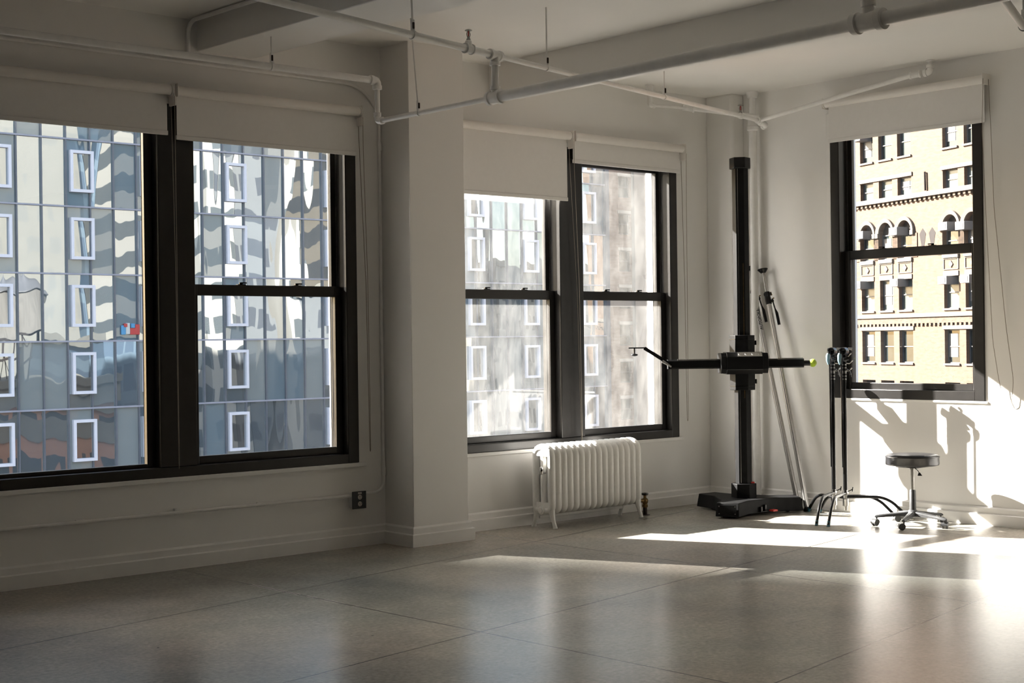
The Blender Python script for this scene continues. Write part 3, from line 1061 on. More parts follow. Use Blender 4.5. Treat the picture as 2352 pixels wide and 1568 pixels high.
    # printed plate with four small index marks on the sloping top chamfer
    Tc = lambda p: T((p[0], -.165 + .019 + p[2] * .7071 - p[1] * .7071, 1.292 + .019 + p[2] * .7071 + p[1] * .7071))
    b = MB(Tc); b.box(-.062, -.0005, -.024, .138, .0015, .024)
    pl = b.build('control_plate', M['steel'], cr, label='grey control plate')
    for i in range(4):
        b = MB(Tc)
        x = -.056 + i * .055
        b.box(x, .0015, -.010, x + .003, .0022, .008); b.box(x, .0015, -.010, x + .011, .0022, -.007)
        b.build('index_mark', M['white'], pl)
    # horizontal arm
    b = MB(T)
    ya, hy = -.055, .034
    prof = [(ya - hy, 1.205), (ya - hy, 1.262), (ya - hy + .012, 1.272), (ya + hy, 1.272), (ya + hy, 1.196), (ya - hy + .010, 1.196)]
    b.loft([[(x, y, z) for y, z in prof] for x in (-.625, .495)])
    arm = b.build('arm', M['blackgloss'], root, bevel=.002)
    for xa, xb in ((-.545, -.2), (.28, .49)):
        b = MB(T)
        b.box(xa, ya - hy + .003, 1.262, xb, ya - hy + .015, 1.2735)
        x = xa
        while x < xb - .006:
            b.box(x, ya - hy + .002, 1.273, x + .0045, ya - hy + .016, 1.278)
            x += .0095
        b.build('rack', M['steel'], arm)
    b = MB(T); b.tube([(.49, ya, 1.232), (.548, ya, 1.232)], .0225, 18)
    b.build('arm_spigot', M['blackgloss'], arm)
    # folding accessory bracket at the left end
    b = MB(T)
    for (x0, z0), (x1, z1) in (((-.605, 1.236), (-.815, 1.372)), ((-.800, 1.374), (-.945, 1.374))):
        d = V(x1 - x0, 0, z1 - z0).normalized(); n = V(-d.z, 0, d.x) * (.014 if z0 != z1 else .005)
        p0, p1 = V(x0, 0, z0), V(x1, 0, z1)
        b.loft([[tuple(p + n * s_ + V(0, ya + yy, 0)) for s_, yy in ((-1, -.022), (1, -.022), (1, .022), (-1, .022))] for p in (p0, p1)])
    br = b.build('bracket', M['black'], arm, bevel=.002)
    b = MB(T); b.tube([(-.897, ya, 1.37), (-.897, ya, 1.325)], .006, 10)
    b.lathe([(.004, 0), (.020, .003), (.030, .010), (.026, .016), (.008, .020)], T((-.897, ya, 1.306)), seg=18) if False else None
    b.build('screw_stem', M['blackgloss'], br)
    b = MB(); b.lathe([(.004, 0), (.020, .003), (.030, .010), (.026, .016), (.008, .022)], T((-.897, ya, 1.306)), seg=18)
    b.build('knob', M['blackgloss'], br)
    b = MB(T)
    p0, p1 = V(-.672 + .0, ya - hy - .008, 1.262), V(-.598, ya - hy - .008, 1.216)
    b.tube([p0, p1], .01, 10, radii=[.013, .006], sx=.6)
    b.build('clamp_lever', M['alu'], arm, label='silver clamp lever')
    b = MB(T); b.tube([(-.672, ya - hy - .018, 1.262), (-.672, ya - hy + .005, 1.262)], .004, 8); b.build('lever_screw', M['blackgloss'], arm)
    # tennis ball pushed on the spigot
    tb = MB()
    c = T((.572, ya, 1.232))
    tb.ball(tuple(c), .033, 14)
    tbo = tb.build('tennis_ball', M['ball'])
    tag(tbo, 'yellow green tennis ball pushed onto the end of the camera stand arm', 'ball')
    pts = []
    for k in range(48):
        t = 2 * math.pi * k / 48
        a_, bb = .75, .25
        v_ = V(a_ * math.cos(t) + bb * math.cos(3 * t), a_ * math.sin(t) - bb * math.sin(3 * t), 2 * math.sqrt(a_ * bb) * math.sin(2 * t) * 1.0).normalized()
        pts.append(c + v_ * .0330)
    sm = MB(); sm.tube(pts, .0012, 6, closed=True); sm.build('seam', M['ballseam'], tbo, label='pale curved seam')


camera_stand()


# ------------------------------------------------------------------ leaning spring-loaded poles
def pole(foot, top, label, lettering):
    foot, top = Vector(foot), Vector(top)
    d = (top - foot)
    L_ = d.length
    d.normalize()
    root = thing('support_pole', label, 'pole', tuple(foot), 'telescopic aluminium poles leaning in the corner')
    side = d.cross(V(-RT.y, RT.x, 0)).normalized()          # across the view
    if side.dot(RT) < 0: side = -side
    at = lambda s_: foot + d * s_
    cl = L_ - .27
    b = MB(); b.tube([at(.03), at(cl)], .0195, 20); ot = b.build('outer_tube', M['alu'], root)
    b = MB()
    for a in (0, 90, 180, 270):
        q = Quaternion(d, math.radians(a)) @ side
        b.tube([at(.05) + q * .0190, at(cl - .02) + q * .0190], .0024, 5)
    b.build('tube_rib', M['alu'], ot)
    b = MB(); b.tube([at(cl - .05), at(L_ - .02)], .0135, 16); b.build('inner_tube', M['alu'], root)
    b = MB(); b.lathe([(.034, 0), (.034, .012), (.024, .03), (.020, .035)], foot, d, 20); b.build('foot_pad', M['blackgloss'], root)
    b = MB(); b.lathe([(.017, -.035), (.022, -.033), (.045, -.004), (.045, 0), (.01, .002)], top, d, 20); b.build('head_pad', M['blackgloss'], root)
    b = MB(); b.tube([at(cl - .045), at(cl + .065)], .026, 8)
    fr = d.cross(side).normalized()
    b.tube([at(cl + .045) - side * .03, at(cl + .045) + side * .035], .012, 8)
    b.tube([at(cl - .02) - side * .01, at(cl - .02) + side * .045], .013, 8)
    lk = b.build('locking_collar', M['blackgloss'], root, bevel=.002)
    b = MB(); b.tube([at(cl + .03) + side * .036, at(cl + .06) + side * .030], .008, 8); b.tube([at(cl + .0) + side * .04, at(cl + .005) + side * .052], .006, 8)
    b.build('lock_pin', M['brass'], lk, label='brass coloured pin')
    b = MB(); p = at(cl) + side * .034
    b.tube([p, p - d * .09 + side * .01, p - d * .13 + side * .018, p - d * .235 + side * .020], .007, 8, radii=[.006, .006, .013, .013])
    b.build('pump_handle', M['blackgloss'], lk)
    if lettering:
        cu = bpy.data.curves.new('lettering', 'FONT')
        cu.body = 'AUTOPOLE'
        cu.size = .036
        cu.extrude = .0003
        cu.align_x = 'LEFT'; cu.align_y = 'CENTER'
        cu.materials.append(M['blackgloss'])
        tmp = bpy.data.objects.new('lettering_source', cu)
        COL.objects.link(tmp)
        bpy.context.view_layer.update()
        me = bpy.data.meshes.new_from_object(tmp.evaluated_get(bpy.context.evaluated_depsgraph_get()))
        bpy.data.objects.remove(tmp, do_unlink=True)
        o = bpy.data.objects.new('lettering', me)
        COL.objects.link(o)
        n = Vector((-FW.x, -FW.y, 0)); n = (n - d * n.dot(d)).normalized()
        x_ = d
        y_ = n.cross(x_)
        R = Matrix((x_, y_, n)).transposed().to_4x4()
        mw = Matrix.Translation(at(cl - .30) + n * .0212) @ R
        o.parent = ot
        o.matrix_parent_inverse = world_of(ot).inverted()
        o.matrix_basis = mw
        o['label'] = 'black lettering'
    return root


pole((9.835, 7.42, 0), (9.955, 7.955, 2.035), 'silver telescopic pole leaning on the wall beside the vertical pipe, its head in view', False)
pole((9.905, 7.56, 0), (9.963, 8.115, 2.06), 'silver telescopic pole with AUTOPOLE lettering, its top hidden behind the vertical pipe', True)


# ------------------------------------------------------------------ C-stands
def c_stand():
    C = V(9.645, 7.015, 0)
    T = lambda p: C + V(*p)
    root = thing('light_stand', 'black folded light stand nearer the camera stand, of the two nested by the corner window', 'light stand', tuple(C), 'nested black light stands with grip heads')
    b = MB(T); b.tube([(0, 0, .065), (0, 0, .20)], .0155, 16); b.build('sleeve', M['steel'], root)
    b = MB(T); b.lathe([(.018, .105), (.024, .11), (.026, .13), (.020, .155), (.019, .16)], C, seg=16) if False else b.tube([(0, 0, .10), (0, 0, .155)], .0235, 16)
    b.build('leg_hub', M['chrome'], root)
    b = MB(T); b.tube([(0, 0, .20), (0, 0, 1.10)], .0172, 18); b.build('lower_riser', M['blackgloss'], root)
    b = MB(T)
    b.tube([(0, 0, .192), (0, 0, .200), (0, 0, .222), (0, 0, .226)], .02, 18, radii=[.016, .024, .021, .016])
    b.build('leg_collar', M['chrome'], root)
    # legs: fold angles measured from the photograph
    for k, (ang, zt, ln) in enumerate(((math.radians(202), .205, .555), (math.radians(65), .165, .43), (math.radians(-50), .175, .48))):
        d = V(math.cos(ang), math.sin(ang), 0)
        pts = fillet([V(0, 0, zt - .005) + d * .015, V(0, 0, zt - .002) + d * (ln - .155), V(0, 0, .012) + d * ln], .11, 8)
        b = MB(T); b.tube(pts, .0118, 14)
        lg = b.build('leg', M['blackgloss'], root)
        b = MB(T); b.tube([pts[-1] + (pts[-2] - pts[-1]).normalized() * .03, Vector(pts[-1]) - V(0, 0, .012)], .0138, 12)
        b.build('foot_cap', M['bluefoot'], lg, label='teal foot cap')
        b = MB(T); b.box(-.006, -.006, zt - .03, .006, .006, zt + .012)
        b.build('pivot', M['chrome'], lg, bevel=.002)
    b = MB(T)
    b.tube([(.01, -.018, .215), (.02, -.038, .225), (.026, -.05, .235)], .004, 8)
    b.tube([(.022, -.05, .215), (.03, -.05, .25)], .004, 8)
    b.build('thumb_screw', M['blackgloss'], root)
    # stacked riser collars with shiny rings
    b = MB(T); b.tube([(0, 0, 1.10), (0, 0, 1.245)], .0185, 18); b.build('upper_riser', M['blackgloss'], root)
    for z in (1.108, 1.132, 1.158, 1.170, 1.198, 1.222):
        b = MB(T); b.tube([(0, 0, z - .005), (0, 0, z + .005)], .0200, 18); b.build('collar_ring', M['chrome'], root)
    R_ = V(RT.x, RT.y, 0); F2 = V(FW.x, FW.y, 0)
    P = lambda a, f, z: tuple(R_ * a + F2 * f + V(0, 0, z))
    for z, ln in ((1.175, .055), (1.235, .062), (1.292, .050)):
        b = MB(T); b.tube([P(.016, -.0, z), P(ln * .7, -.01, z - .004), P(ln, -.012, z + .016)], .0042, 8)
        b.tube([P(ln - .006, -.012, z + .010), P(ln + .006, -.012, z + .022)], .0062, 8)
        b.build('t_handle', M['steel'], root)
    b = MB(T); b.tube([P(.022, -.012, 1.185), P(.045, -.016, 1.165), P(.052, -.016, 1.125)], .0055, 8, sx=.6); b.build('clamp_lever', M['chrome'], root)
    # grip head: two discs on a horizontal axis
    gh = MB(T)
    gh.tube([P(-.018, -.03, 1.33), P(.022, .03, 1.33)], .030, 24)
    g = gh.build('grip_head', M['blackgloss'], root, bevel=.002)
    b = MB(T)
    for s_ in (.25, .55, .8):
        p0 = Vector(P(-.018 + .04 * s_, -.03 + .06 * s_, 1.33)); d = Vector(P(.04, .06, 0)).normalized()
        b.tube([p0, p0 + d * .004], .0312, 24)
    b.build('disc_edge', M['steel'], g)
    b = MB(T)
    b.tube([P(-.030, -.035, 1.355), P(-.030, -.035, 1.305)], .014, 12)
    b.tube([P(-.045, -.035, 1.340), P(.0, -.035, 1.345)], .010, 10)
    b.tube([P(.0, .0, 1.30), P(0, 0, 1.24)], .019, 14)
    b.tube([P(-.01, -.025, 1.262), P(.03, -.02, 1.272)], .016, 12)
    b.build('knuckle', M['blackgloss'], g)
    b = MB(T)
    b.tube([P(-.040, -.045, 1.312), P(-.044, -.045, 1.295), P(-.044, -.045, 1.255), P(-.038, -.045, 1.225)], .013, 12, radii=[.0125, .0165, .015, .009])
    b.build('grip_handle', M['bluegrip'], root, label='blue grey rubber grip')
    b = MB(T)
    b.tube([P(.03, -.02, 1.352), P(.062, -.028, 1.345)], .010, 12, radii=[.008, .012]); b.build('t_bar', M['steel'], g)
    b = MB(T); b.tube([P(-.030, -.045, 1.27), P(-.026, -.045, .41)], .0078, 10); b.build('grip_arm', M['blackgloss'], root)
    return root


cs = c_stand()
cs2 = copy_tree(cs)
cs2.location = cs.location + V(.012, -.102, 0)
cs2['label'] = 'black folded light stand nearer the stool, of the two nested by the corner window'


# ------------------------------------------------------------------ stool
def stool():
    C = V(9.615, 6.27, 0)
    T = lambda p: C + V(*p)
    root = thing('rolling_stool', 'round black vinyl stool on a five star caster base', 'stool', tuple(C))
    b = MB()
    b.lathe([(.01, .462), (.185, .462), (.197, .466), (.200, .476), (.1985, .520), (.202, .525), (.202, .530), (.197, .535), (.188, .543), (.15, .548), (.06, .551), (.004, .552)], C, seg=64)
    st = b.build('seat', M['vinyl'], root, sharp=60)
    b = MB(); b.tube([C + V(.2005 * math.cos(a), .2005 * math.sin(a), .527) for a in (2 * math.pi * k / 64 for k in range(64))], .0028, 8, closed=True)
    b.build('piping', M['vinyl'], st)
    b = MB(T); b.box(-.09, -.09, .447, .09, .09, .462); b.build('mount_plate', M['black'], root, bevel=.004)
    b = MB(T); b.tube([(0, 0, .43), (0, 0, .45)], .020, 18); b.tube([(0, 0, .26), (0, 0, .45)], .0142, 18)
    b.build('gas_lift', M['steel'], root)
    b = MB(T); b.tube([(0, 0, .09), (0, 0, .268), (0, 0, .276)], .024, 22, radii=[.0255, .0235, .019])
    b.build('sleeve', M['plastic'], root)
    R_ = V(RT.x, RT.y, 0); F2 = V(FW.x, FW.y, 0)
    P = lambda a, f, z: tuple(R_ * a + F2 * f + V(0, 0, z))
    b = MB(T); b.tube([P(.01, -.01, .447), P(.038, -.02, .418), P(.046, -.025, .400)], .0035, 8); lv = b.build('height_lever', M['blackgloss'], root)
    b = MB(T)
    b.loft([[P(x, -.025 + y, z) for x, y, z in ((.036, -.006, .400), (.036, .006, .400), (.050, .006, .408), (.050, -.006, .408))],
            [P(x, -.025 + y, z) for x, y, z in ((.032, -.006, .382), (.032, .006, .382), (.068, .006, .382), (.068, -.006, .382))]])
    b.build('lever_paddle', M['blackgloss'], lv, bevel=.002)
    b = MB(T); b.lathe([(.02, .072), (.044, .076), (.046, .10), (.034, .118), (.025, .124)], C, seg=30) if False else b.tube([(0, 0, .070), (0, 0, .076), (0, 0, .098), (0, 0, .118), (0, 0, .123)], .04, 30, radii=[.034, .045, .046, .034, .025])
    b.build('base_hub', M['plastic'], root)
    arm0 = None
    for k in range(5):
        a = math.radians(127 + 72 * k)
        d = V(math.cos(a), math.sin(a), 0); n = V(-d.y, d.x, 0)
        rings = []
        for s_, hw, zt, zb in ((.02, .026, .115, .075), (.10, .023, .105, .073), (.20, .019, .092, .068), (.268, .017, .082, .062), (.285, .013, .076, .064)):
            c = d * s_
            rings.append([tuple(c + n * (hw * x) + V(0, 0, z)) for x, z in ((-1, zb), (-.92, zt - .008), (-.5, zt), (.5, zt), (.92, zt - .008), (1, zb))])
        b = MB(T); b.loft(rings)
        arm = b.build('base_arm', M['plastic'], root, bevel=.002)
        # caster: two wheels, hood and stem, swung off to one side
        sw = a + math.radians((40, -65, 110, -30, 80)[k])
        w = V(math.cos(sw), math.sin(sw), 0); wn_ = V(-w.y, w.x, 0)
        cc_ = d * .268
        b = MB(T); b.tube([cc_ + V(0, 0, .066), cc_ + V(0, 0, .045)], .0065, 10)
        q = cc_ + w * .016
        hood = []
        for t in range(9):
            th = math.radians(-15 + 25 * t)
            hood.append(q + w * (math.cos(th) * .026) + V(0, 0, .026 + math.sin(th) * .026))
        rr = [[tuple(p + wn_ * s_ ) for s_ in (-.024, .024)] + [tuple(q + (p - q) * .86 + wn_ * s_) for s_ in (.024, -.024)] for p in hood]
        b.loft(rr)
        ca_ = b.build('caster', M['plastic'], arm)
        for s_ in (-1, 1):
            b = MB(T); b.tube([q + V(0, 0, .0245) + wn_ * (s_ * .007), q + V(0, 0, .0245) + wn_ * (s_ * .010), q + V(0, 0, .0245) + wn_ * (s_ * .020), q + V(0, 0, .0245) + wn_ * (s_ * .023)], .024, 22, radii=[.022, .0245, .0245, .021])
            b.build('caster_wheel', M['plastic'], arm)


stool()

# ================================================================== THE CITY
GZ = -26.0
M['asphalt'] = mat('street', (0.10, 0.10, 0.10), 0.9, var=0.3, vscale=0.5)
M['mullion'] = mat('tower_mullion', (0.10, 0.115, 0.145), 0.45, metal=0.3, var=0.15, vscale=3)
M['slabline'] = mat('tower_slab_line', (0.28, 0.28, 0.33), 0.5, var=0.15, vscale=2)
M['whiteframe'] = mat('white_window_frame', (0.62, 0.60, 0.64), 0.5, var=0.05, vscale=5)
M['towerglass'] = curtain_glass('tower_curtain_glass', 0.41, (0.05, 0.075, 0.095), (0.90, 0.97, 1.0), 0.06, x0=25.26, spandrel=0.34)
M['towerpane'] = curtain_glass('tower_window_pane', 0.42, (0.02, 0.023, 0.027), (0.85, 0.92, 0.95), 0.07, pitch=50, floor=2.93, z0=-1.28)
M['concrete'] = mat('pale_concrete', (0.5, 0.48, 0.45), 0.85, var=0.2, vscale=0.6)
S(MB().box(-250, -250, GZ - .5, 300, 300, GZ).build('street', M['asphalt']))


def glass_tower():
    D, x0, x1, z0, z1 = 60.0, 14.16, 60.64, GZ, 36.0
    root = thing('glass_tower', 'tall glass curtain wall tower across the street with white framed windows', 'building', (37, D, GZ))
    MB().box(x0, D + .05, z0, x1, D + 14, z1).build('core_wall', M['concrete'], root)
    # glass skin: one panel sheet facing the room
    b = MB(); b.box(x0, D, z0, x1, D + .05, z1); b.build('glass_skin', M['towerglass'], root)
    wins = [16.4, 20.2, 23.9, 27.60, 30.95, 35.30, 40.88, 45.5, 50.10, 54.08, 58.62]
    b = MB()
    n = int((x1 - x0) / 1.11)
    for i in range(n + 1):
        x = x0 + i * 1.1066
        b.box(x - .035, D - .09, z0, x + .035, D + .01, z1)
    b.build('mullion', M['mullion'], root)
    b = MB()
    k = 0
    for k in range(-8, 13):
        z = -1.28 + 2.93 * k
        b.box(x0, D - .11, z - .035, x1, D + .01, z + .035)
    b.build('floor_line', M['slabline'], root)
    b = MB(); b.box(x1 - .12, D - .14, z0, x1 + .18, D + 2, z1); b.build('corner_post', M['mullion'], root)
    first = None
    for xw in wins:
        for k in range(-3, 6):
            zb = -1.28 + 2.93 * k + .63
            if first is None:
                b = MB(); w, h, t = 1.08, 1.82, .13
                X, Z = xw, zb
                b.box(X, D - .20, Z, X + t, D, Z + h); b.box(X + w - t, D - .20, Z, X + w, D, Z + h)
                b.box(X + t, D - .20, Z, X + w - t, D, Z + t); b.box(X + t, D - .20, Z + h - t, X + w - t, D, Z + h)
                first = b.build('window', M['whiteframe'], root, label='white framed window')
                pane = MB().box(X + t, D - .06, Z + t, X + w - t, D - .04, Z + h - t).build('pane', M['towerpane'], first)
                X0_, Z0_ = xw, zb
            else:
                c = first.copy(); COL.objects.link(c); c.location = (xw - X0_, 0, zb - Z0_)
                c.parent = root; c.matrix_parent_inverse = first.matrix_parent_inverse.copy()
                p = pane.copy(); COL.objects.link(p); p.parent = c; p.matrix_parent_inverse = pane.matrix_parent_inverse.copy()
    for i, (dx, dz, w, h, m_) in enumerate(((0, 0, .22, .42, 'toyblue'), (.22, .02, .20, .50, 'toywhite'), (.42, 0, .26, .30, 'toyred'), (.66, 0, .22, .46, 'toyred'), (.12, .34, .16, .16, 'toyred'), (.46, .30, .18, .20, 'toyblue'))):
        MB().box(29.93 + dx, 59.90 - .01 * i, 1.92 + dz, 29.93 + dx + w, 59.97, 1.92 + dz + h).build('window_display', M[m_], root, bevel=.02, label='bright toy-like shapes at the foot of a window')
    return root


M['toyred'] = mat('red_display', (0.42, 0.03, 0.03), 0.5, var=0.1)
M['toyblue'] = mat('blue_display', (0.06, 0.25, 0.45), 0.5, var=0.1)
M['toywhite'] = mat('white_display', (0.5, 0.5, 0.48), 0.5, var=0.1)
glass_tower()

# --- brown brick building right of the tower
M['brownbrick'] = brick_material('brown_brick', (0.20, 0.135, 0.10), (0.25, 0.17, 0.13), (0.24, 0.19, 0.16), (1, 0), 3.0)
M['buff'] = mat('buff_stone', (0.40, 0.35, 0.30), 0.8, var=0.12, vscale=1.0)
M['cityglass'] = mat('city_window_glass', (0.020, 0.028, 0.030), 0.05, spec=0.5, var=0.4, vscale=0.7)
M['paleglass'] = mat('window_with_blind', (0.062, 0.078, 0.078), 0.25, spec=0.5, var=0.25, vscale=0.8)
M['greyframe'] = mat('grey_window_frame', (0.055, 0.055, 0.06), 0.5, var=0.1, vscale=3)


def simple_window(T, u0, u1, z0, z1, parent, pm, fm='greyframe', rec=.18, sill=None):
    b = MB(T)
    t = .07
    zm = (z0 + z1) / 2
    b.box(u0, -rec, z0, u0 + t, -rec + .08, z1); b.box(u1 - t, -rec, z0, u1, -rec + .08, z1)
    b.box(u0 + t, -rec, z0, u1 - t, -rec + .08, z0 + t); b.box(u0 + t, -rec, z1 - t, u1 - t, -rec + .08, z1)
    b.box(u0 + t, -rec, zm - t / 2, u1 - t, -rec + .09, zm + t / 2)
    w = b.build('window', M[fm], parent)
    MB(T).box(u0 + t, -rec + .01, z0 + t, u1 - t, -rec + .03, z1 - t).build('pane', M[pm], w)
    return w


def holed_wall(b, u0, u1, z0, z1, holes, depth=.3):
    """front slab (u, out, z) with rectangular holes all sharing rows; holes: list of (a,c,zl,zh)"""
    zs = sorted({z0, z1, *[h[2] for h in holes], *[h[3] for h in holes]})
    for a_, c_ in zip(zs[:-1], zs[1:]):
        row = sorted([h for h in holes if h[2] <= a_ + 1e-6 and h[3] >= c_ - 1e-6])
        u = u0
        for h in row:
            if h[0] > u: b.box(u, -depth, a_, h[0], 0, c_)
            u = h[1]
        if u < u1: b.box(u, -depth, a_, u1, 0, c_)


def brown_building():
    TB = lambda p: (p[0], 60.3 - p[1], p[2])
    root = thing('brick_building', 'shaded brown brick apartment building just right of the glass tower', 'building', (64, 60, GZ))
    holes = []
    for k in range(-8, 6):
        z = 2.30 + 2.2 * k
        for u in (62.05, 65.0):
            holes.append((u, u + .95, z - 1.25, z))
    b = MB(TB); holed_wall(b, 60.9, 67.0, GZ, 15.2, holes); b.build('wall', M['brownbrick'], root)
    MB().box(60.9, 60.75, GZ, 67.0, 68, 15.0).build('core_wall', M['brownbrick'], root)
    b = MB(TB); b.box(63.15, 0, GZ, 64.6, .25, 14.6); b.build('pilaster', M['buff'], root, label='pale stone pilaster')
    b = MB(TB); b.box(60.85, 0, 14.4, 67.1, .5, 15.3); b.box(60.85, 0, 3.35, 67.1, .12, 3.75); b.build('cornice', M['buff'], root)
    b = MB(TB); b.box(61.6, -1.5, 15.3, 62.8, -.3, 17.2); b.build('roof_hut', M['buff'], root)
    b = MB(TB)
    for h in holes:
        b.box(h[0] - .08, 0, h[3], h[1] + .08, .04, h[3] + .18)
    b.build('lintel', M['buff'], root)
    for i, h in enumerate(holes):
        if h[0] < 64 and h[2] > -8:
            simple_window(TB, *h, root, 'paleglass' if i % 3 == 0 else 'cityglass')


brown_building()

# --- orange brick building seen through the corner window
UB = Vector((0.33112698, 0.94358623, 0)); NB = Vector((-0.94358623, 0.33112698, 0)); PB = Vector((82.684, 53.6485, 0))
M['orangebrick'] = brick_material('orange_brick', (0.078, 0.042, 0.022), (0.098, 0.055, 0.031), (0.094, 0.062, 0.039), (UB.x, UB.y), 3.2)
M['ribbrick'] = brick_material('ribbed_brick', (0.045, 0.027, 0.016), (0.10, 0.06, 0.034), (0.08, 0.055, 0.035), (UB.x, UB.y), 2.2)
M['terracotta'] = mat('pale_terracotta', (0.112, 0.092, 0.071), 0.8, var=0.1, vscale=1.5)
M['darkbrick'] = mat('dark_brick', (0.012, 0.007, 0.005), 0.9, var=0.3, vscale=6)
M['acwhite'] = mat('white_air_conditioner', (0.105, 0.105, 0.105), 0.5, var=0.05, vscale=8)
M['acgrille'] = mat('air_conditioner_grille', (0.025, 0.026, 0.03), 0.6, var=0.1, vscale=30)


def orange_building():
    TO = lambda p: PB + UB * p[0] + NB * p[1] + V(0, 0, p[2])
    root = thing('brick_building', 'sunlit orange brick building with arched windows seen through the corner window', 'building', tuple(PB + V(0, 0, GZ)))
    cols = [4.92, 2.86, .83, -3.76, -5.80, -7.85, 13.6, 11.5, 9.5]
    hw = .72
    holes = []
    rows = [(-.36, 1.78), (3.12, 5.14), (10.65, 11.86), (13.26, 15.2)]
    for k in range(1, 6):
        rows.append((-.36 - 3.3 * k, 1.74 - 3.3 * k))
    for c in cols:
        for z0, z1 in rows:
            holes.append((c - hw, c + hw, z0, z1))
        holes.append((c - hw, c + hw, 6.55, 8.30))       # arched row, straight part
        holes.append((c - hw, c + hw, 8.30, 9.05))       # head of the arch, refilled below
    b = MB(TO)
    holed_wall(b, -14, 17, GZ, 48, holes, .35)
    for c in cols:                                       # refill around the half-round heads
        n = 14
        for i in range(n):
            t0, t1 = math.pi * i / n, math.pi * (i + 1) / n
            p = [(c + hw * math.cos(t), 8.30 + hw * math.sin(t)) for t in (t0, t1)]
            vs = []
            for o_ in (-.35, 0):
                vs.append([b.v((p[0][0], o_, p[0][1])), b.v((p[1][0], o_, p[1][1])), b.v((p[1][0], o_, 9.05)), b.v((p[0][0], o_, 9.05))])
            b.face(vs[0]); b.face(vs[1][::-1])
            b.face([vs[0][0], vs[0][1], vs[1][1], vs[1][0]])
    b.build('wall', M['orangebrick'], root)
    b = MB(TO); b.box(-14, -12, GZ, 17, -.9, 48); b.build('core_wall', M['darkbrick'], root)
    # pale stone trim
    b = MB(TO)
    b.box(-14, 0, 10.36, 17, .28, 10.66)
    b.box(-14, 0, 2.62, 17, .20, 2.86)
    b.build('string_course', M['terracotta'], root, label='pale stone string course')
    b = MB(TO)
    s_ = -14.0
    while s_ < 17:
        b.box(s_, 0, 10.16, s_ + .22, .16, 10.36); s_ += .48
    b.build('dentil', M['ribbrick'], root)
    b = MB(TO); b.box(-14, 0, 2.22, 17, .10, 2.62)
    s_ = -14.0
    while s_ < 17:
        b.box(s_, 0, 2.06, s_ + .2, .10, 2.22); s_ += .42
    b.build('brick_band', M['ribbrick'], root)
    for grp in ((4.92, 2.86, .83), (-3.76, -5.80, -7.85), (13.6, 11.5, 9.5)):
        lo, hi = min(grp) - hw - .12, max(grp) + hw + .12
        b = MB(TO)
        b.box(lo, 0, 1.80, hi, .08, 2.04)
        b.box(lo, 0, 11.88, hi, .08, 12.12)
        for c in grp:
            b.box(c - hw, 0, 5.16, c + hw, .06, 5.46)
            for z in (-.36, 3.12, 13.26):
                b.box(c - hw - .05, 0, z - .12, c + hw + .05, .10, z)
        b.build('lintel', M['terracotta'], root)
        b = MB(TO)
        for c in grp:
            b.box(c - hw - .0, .0, 5.55, c + hw, .05, 5.60); b.box(c - hw, .0, 6.22, c + hw, .05, 6.28)
            b.box(c - hw, .0, 5.55, c - hw + .06, .05, 6.28); b.box(c + hw - .06, .0, 5.55, c + hw, .05, 6.28)
            b.prism([(c - .2, -1)], 0, 0) if False else None
            for q in (0,):
                vs = [b.v((c + dx, .06, 5.90 + dz)) for dx, dz in ((-.19, 0), (0, -.22), (.19, 0), (0, .22))]
                v2 = [b.v((c + dx, .0, 5.90 + dz)) for dx, dz in ((-.19, 0), (0, -.22), (.19, 0), (0, .22))]
                b.face(vs)
                for i in range(4): b.face([vs[i], vs[(i + 1) % 4], v2[(i + 1) % 4], v2[i]])
            b.box(c - hw - .03, -.10, 6.30, c + hw + .03, .12, 6.55)
        b.build('spandrel_panel', M['terracotta'], root)
        # ribbed piers between the arches and their pale hoods
        b = MB(TO)
        for c in grp:
            for e in (c - 1.03, c + 1.03):
                b.box(e - .26, 0, 6.55, e + .26, .05, 8.12)
        b.build('rib_pier', M['ribbrick'], root)
        for c in grp:
            b = MB(TO)
            rings = []
            for i in range(19):
                t = math.pi * i / 18
                rings.append([(c + r_ * math.cos(t), o_, 8.30 + r_ * math.sin(t)) for r_, o_ in ((.72, 0), (.72, .10), (.98, .16), (.98, 0))])
            b.loft(rings)
            for e in (c - 1.0, c + .70):
                b.box(e, 0, 8.02, e + .30, .18, 8.32)
            b.build('arch_hood', M['terracotta'], root)
    for c0 in (-1.0, -1.95, 7.3, 6.4):
        b = MB(TO)
        vs = [b.v((c0 + dx, .012, z)) for dx, z in ((-.33, 8.0), (0, 8.35), (.33, 8.0), (.06, 6.9), (-.06, 6.9))]
        v2 = [b.v((c0 + dx, -.01, z)) for dx, z in ((-.33, 8.0), (0, 8.35), (.33, 8.0), (.06, 6.9), (-.06, 6.9))]
        b.face(vs); b.face(v2[::-1])
        for i in range(5): b.face([vs[i], vs[(i + 1) % 5], v2[(i + 1) % 5], v2[i]])
        b.build('shield_panel', M['darkbrick'], root)
    # windows
    i = 0
    for c in [4.92, 2.86, .83, -3.76, -5.80]:
        for z0, z1 in rows[:4] + [(6.55, 8.2)]:
            i += 1
            w = simple_window(TO, c - hw, c + hw, z0, z1, root, ('cityglass', 'paleglass', 'cityglass', 'cityglass', 'paleglass')[(i * 7) % 5], 'greyframe', .32)
            # a pale blind pulled part way down inside some windows
            if i % 3 == 1:
                MB(TO).box(c - hw + .5, -.285, z0 + .4, c + hw - .1, -.27, z1 - .25).build('inner_blind', M['acwhite'], w)
    b = MB(TO)
    for c in cols:
        b.box(c - hw, -.40, 8.2, c + hw, -.33, 9.05)
    b.build('arch_infill', M['darkbrick'], root)
